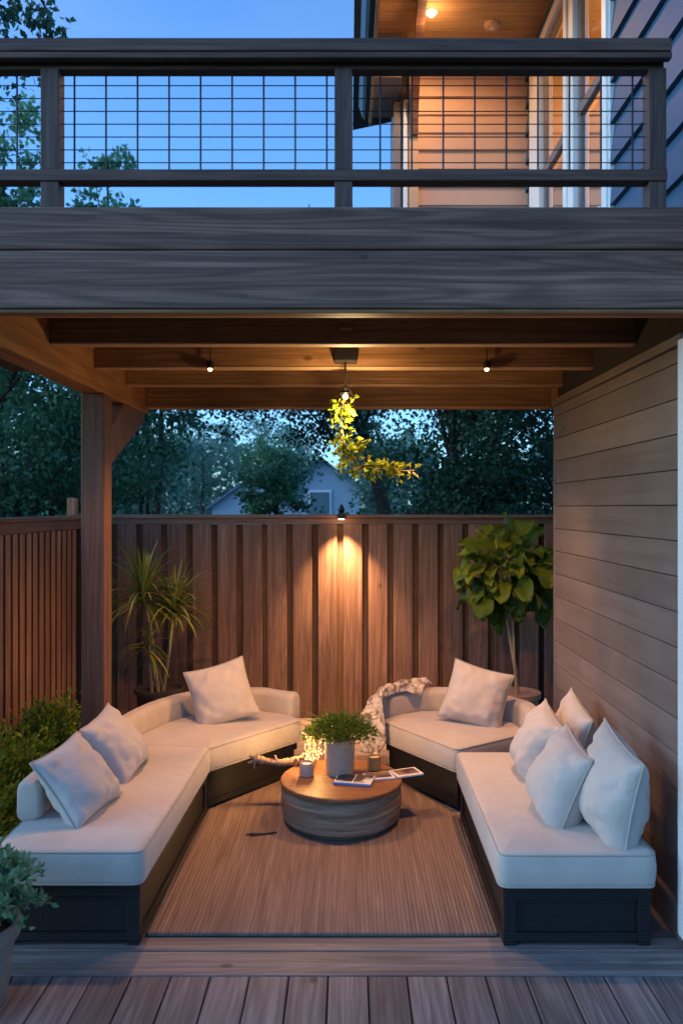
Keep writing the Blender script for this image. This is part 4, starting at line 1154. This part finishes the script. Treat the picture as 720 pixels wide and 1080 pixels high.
tree('slender many stemmed tree with bluish sky behind, right of the timber post', -4.15, 17, 7.0, (-4.1,17,4.6), (1.25,1.2,2.2), 46, 4600, .10, M['leaf_mid'], .075, 4, zmax=7.4)
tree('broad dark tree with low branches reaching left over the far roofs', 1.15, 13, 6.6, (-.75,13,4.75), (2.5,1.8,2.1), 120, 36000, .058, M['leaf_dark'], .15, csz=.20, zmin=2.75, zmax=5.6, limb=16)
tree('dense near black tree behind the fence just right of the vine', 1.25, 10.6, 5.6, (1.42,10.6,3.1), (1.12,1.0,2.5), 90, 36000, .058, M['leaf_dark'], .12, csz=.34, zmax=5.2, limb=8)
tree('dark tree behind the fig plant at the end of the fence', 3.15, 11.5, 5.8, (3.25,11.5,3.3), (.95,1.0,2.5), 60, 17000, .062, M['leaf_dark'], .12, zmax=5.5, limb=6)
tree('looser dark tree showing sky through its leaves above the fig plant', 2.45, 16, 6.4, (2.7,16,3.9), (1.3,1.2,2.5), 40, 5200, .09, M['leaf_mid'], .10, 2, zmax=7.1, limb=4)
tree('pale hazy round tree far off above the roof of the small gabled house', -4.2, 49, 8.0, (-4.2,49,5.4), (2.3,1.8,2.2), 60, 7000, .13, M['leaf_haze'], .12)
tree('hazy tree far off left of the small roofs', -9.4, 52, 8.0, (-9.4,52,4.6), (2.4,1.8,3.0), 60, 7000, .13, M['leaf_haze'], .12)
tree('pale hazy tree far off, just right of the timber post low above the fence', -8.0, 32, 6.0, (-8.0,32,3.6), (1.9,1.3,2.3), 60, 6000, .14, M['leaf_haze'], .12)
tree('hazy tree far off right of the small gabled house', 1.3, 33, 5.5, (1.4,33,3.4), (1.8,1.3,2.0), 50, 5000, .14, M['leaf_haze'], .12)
tree('dark bushy tree in front of the left far roof', -1.75, 19, 3.4, (-1.7,19,2.45), (.75,.8,1.0), 40, 5000, .09, M['leaf_mid'], .08)
tree('tree with drooping leafy twigs hanging into the top left corner', -5.5, 8.6, 8.8, (-5.75,8.6,6.6), (1.55,1.4,1.9), 60, 7000, .085, M['leaf_dark'], .14,
     extra=(((-3.28,8.0,6.80),(.16,.12,.10),110),((-3.02,8.0,6.68),(.10,.08,.09),85),((-3.42,8.0,6.62),(.08,.08,.10),45),((-3.02,8.0,6.13),(.04,.04,.035),12),((-2.9,8.0,6.56),(.05,.05,.05),25)))

def far_house(label, x, y, w2, eave, peak, dpt):
    t = thing('far_house', label, 'house', (x,y,-.16), 'houses far behind the fence')
    mb = MB(); mb.prism([(x-w2,y),(x+w2,y),(x+w2,y+dpt),(x-w2,y+dpt)], -.16, eave)
    mb.add([(x-w2,y,eave+.002),(x+w2,y,eave+.002),(x,y,peak-.06),(x-w2,y+dpt,eave+.002),(x+w2,y+dpt,eave+.002),(x,y+dpt,peak-.06)], [(0,1,2),(3,5,4),(0,2,5,3),(1,4,5,2)])
    mb.build('wall', M['hs_wall'], t)
    mb = MB(); e = .3; s = (peak-eave)/w2
    for q in (-1,1):
        a = (x+q*(w2+e), eave-s*e); b = (x, peak)
        mb.add([(a[0],y-.35,a[1]),(b[0],y-.35,b[1]),(b[0],y+dpt+.3,b[1]),(a[0],y+dpt+.3,a[1]),(a[0],y-.35,a[1]+.12),(b[0],y-.35,b[1]+.12),(b[0],y+dpt+.3,b[1]+.12),(a[0],y+dpt+.3,a[1]+.12)],
               [(0,1,2,3),(7,6,5,4),(0,4,5,1),(1,5,6,2),(2,6,7,3),(3,7,4,0)])
    mb.build('roof', M['hs_roof'], t)
    mb = MB(); mb.box(x-.62,x+.52,y-.06,y-.002,.9,eave-.05); f_ = mb.build('window', M['white'], t)
    mb = MB(); mb.box(x-.52,x+.42,y-.09,y-.062,1.0,eave-.15); mb.build('window_pane', M['hs_win'], f_)
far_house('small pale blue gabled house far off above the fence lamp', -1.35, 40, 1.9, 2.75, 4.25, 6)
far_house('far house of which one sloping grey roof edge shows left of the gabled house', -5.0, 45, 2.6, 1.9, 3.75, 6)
# far wood along the horizon
n = 26000
cx = rng.uniform(-40,40,n); hh = 5.6+1.3*np.sin(cx*.45)+.9*np.sin(cx*1.3+1)+.5*np.sin(cx*3.1)
C = np.stack([cx, 62+rng.normal(0,1.5,n), rng.uniform(-.1,1,n)**.8*hh],1); C = np.nan_to_num(C, nan=.1)
v,f,a = leaf_cards(C, rng.normal(size=(n,3)), .6, .6, rng.uniform(0,1,n))
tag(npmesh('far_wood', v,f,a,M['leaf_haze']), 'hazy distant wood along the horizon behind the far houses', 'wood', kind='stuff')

# ------------------------------------------------------------------ render settings
scene.view_settings.view_transform = 'Standard'; scene.view_settings.look = 'None'
scene.view_settings.exposure = 0; scene.view_settings.gamma = 1
scene.cycles.use_denoising = True
scene.cycles.max_bounces = 8; scene.cycles.diffuse_bounces = 4; scene.cycles.glossy_bounces = 3; scene.cycles.transparent_max_bounces = 8
scene.cycles.sample_clamp_indirect = 6
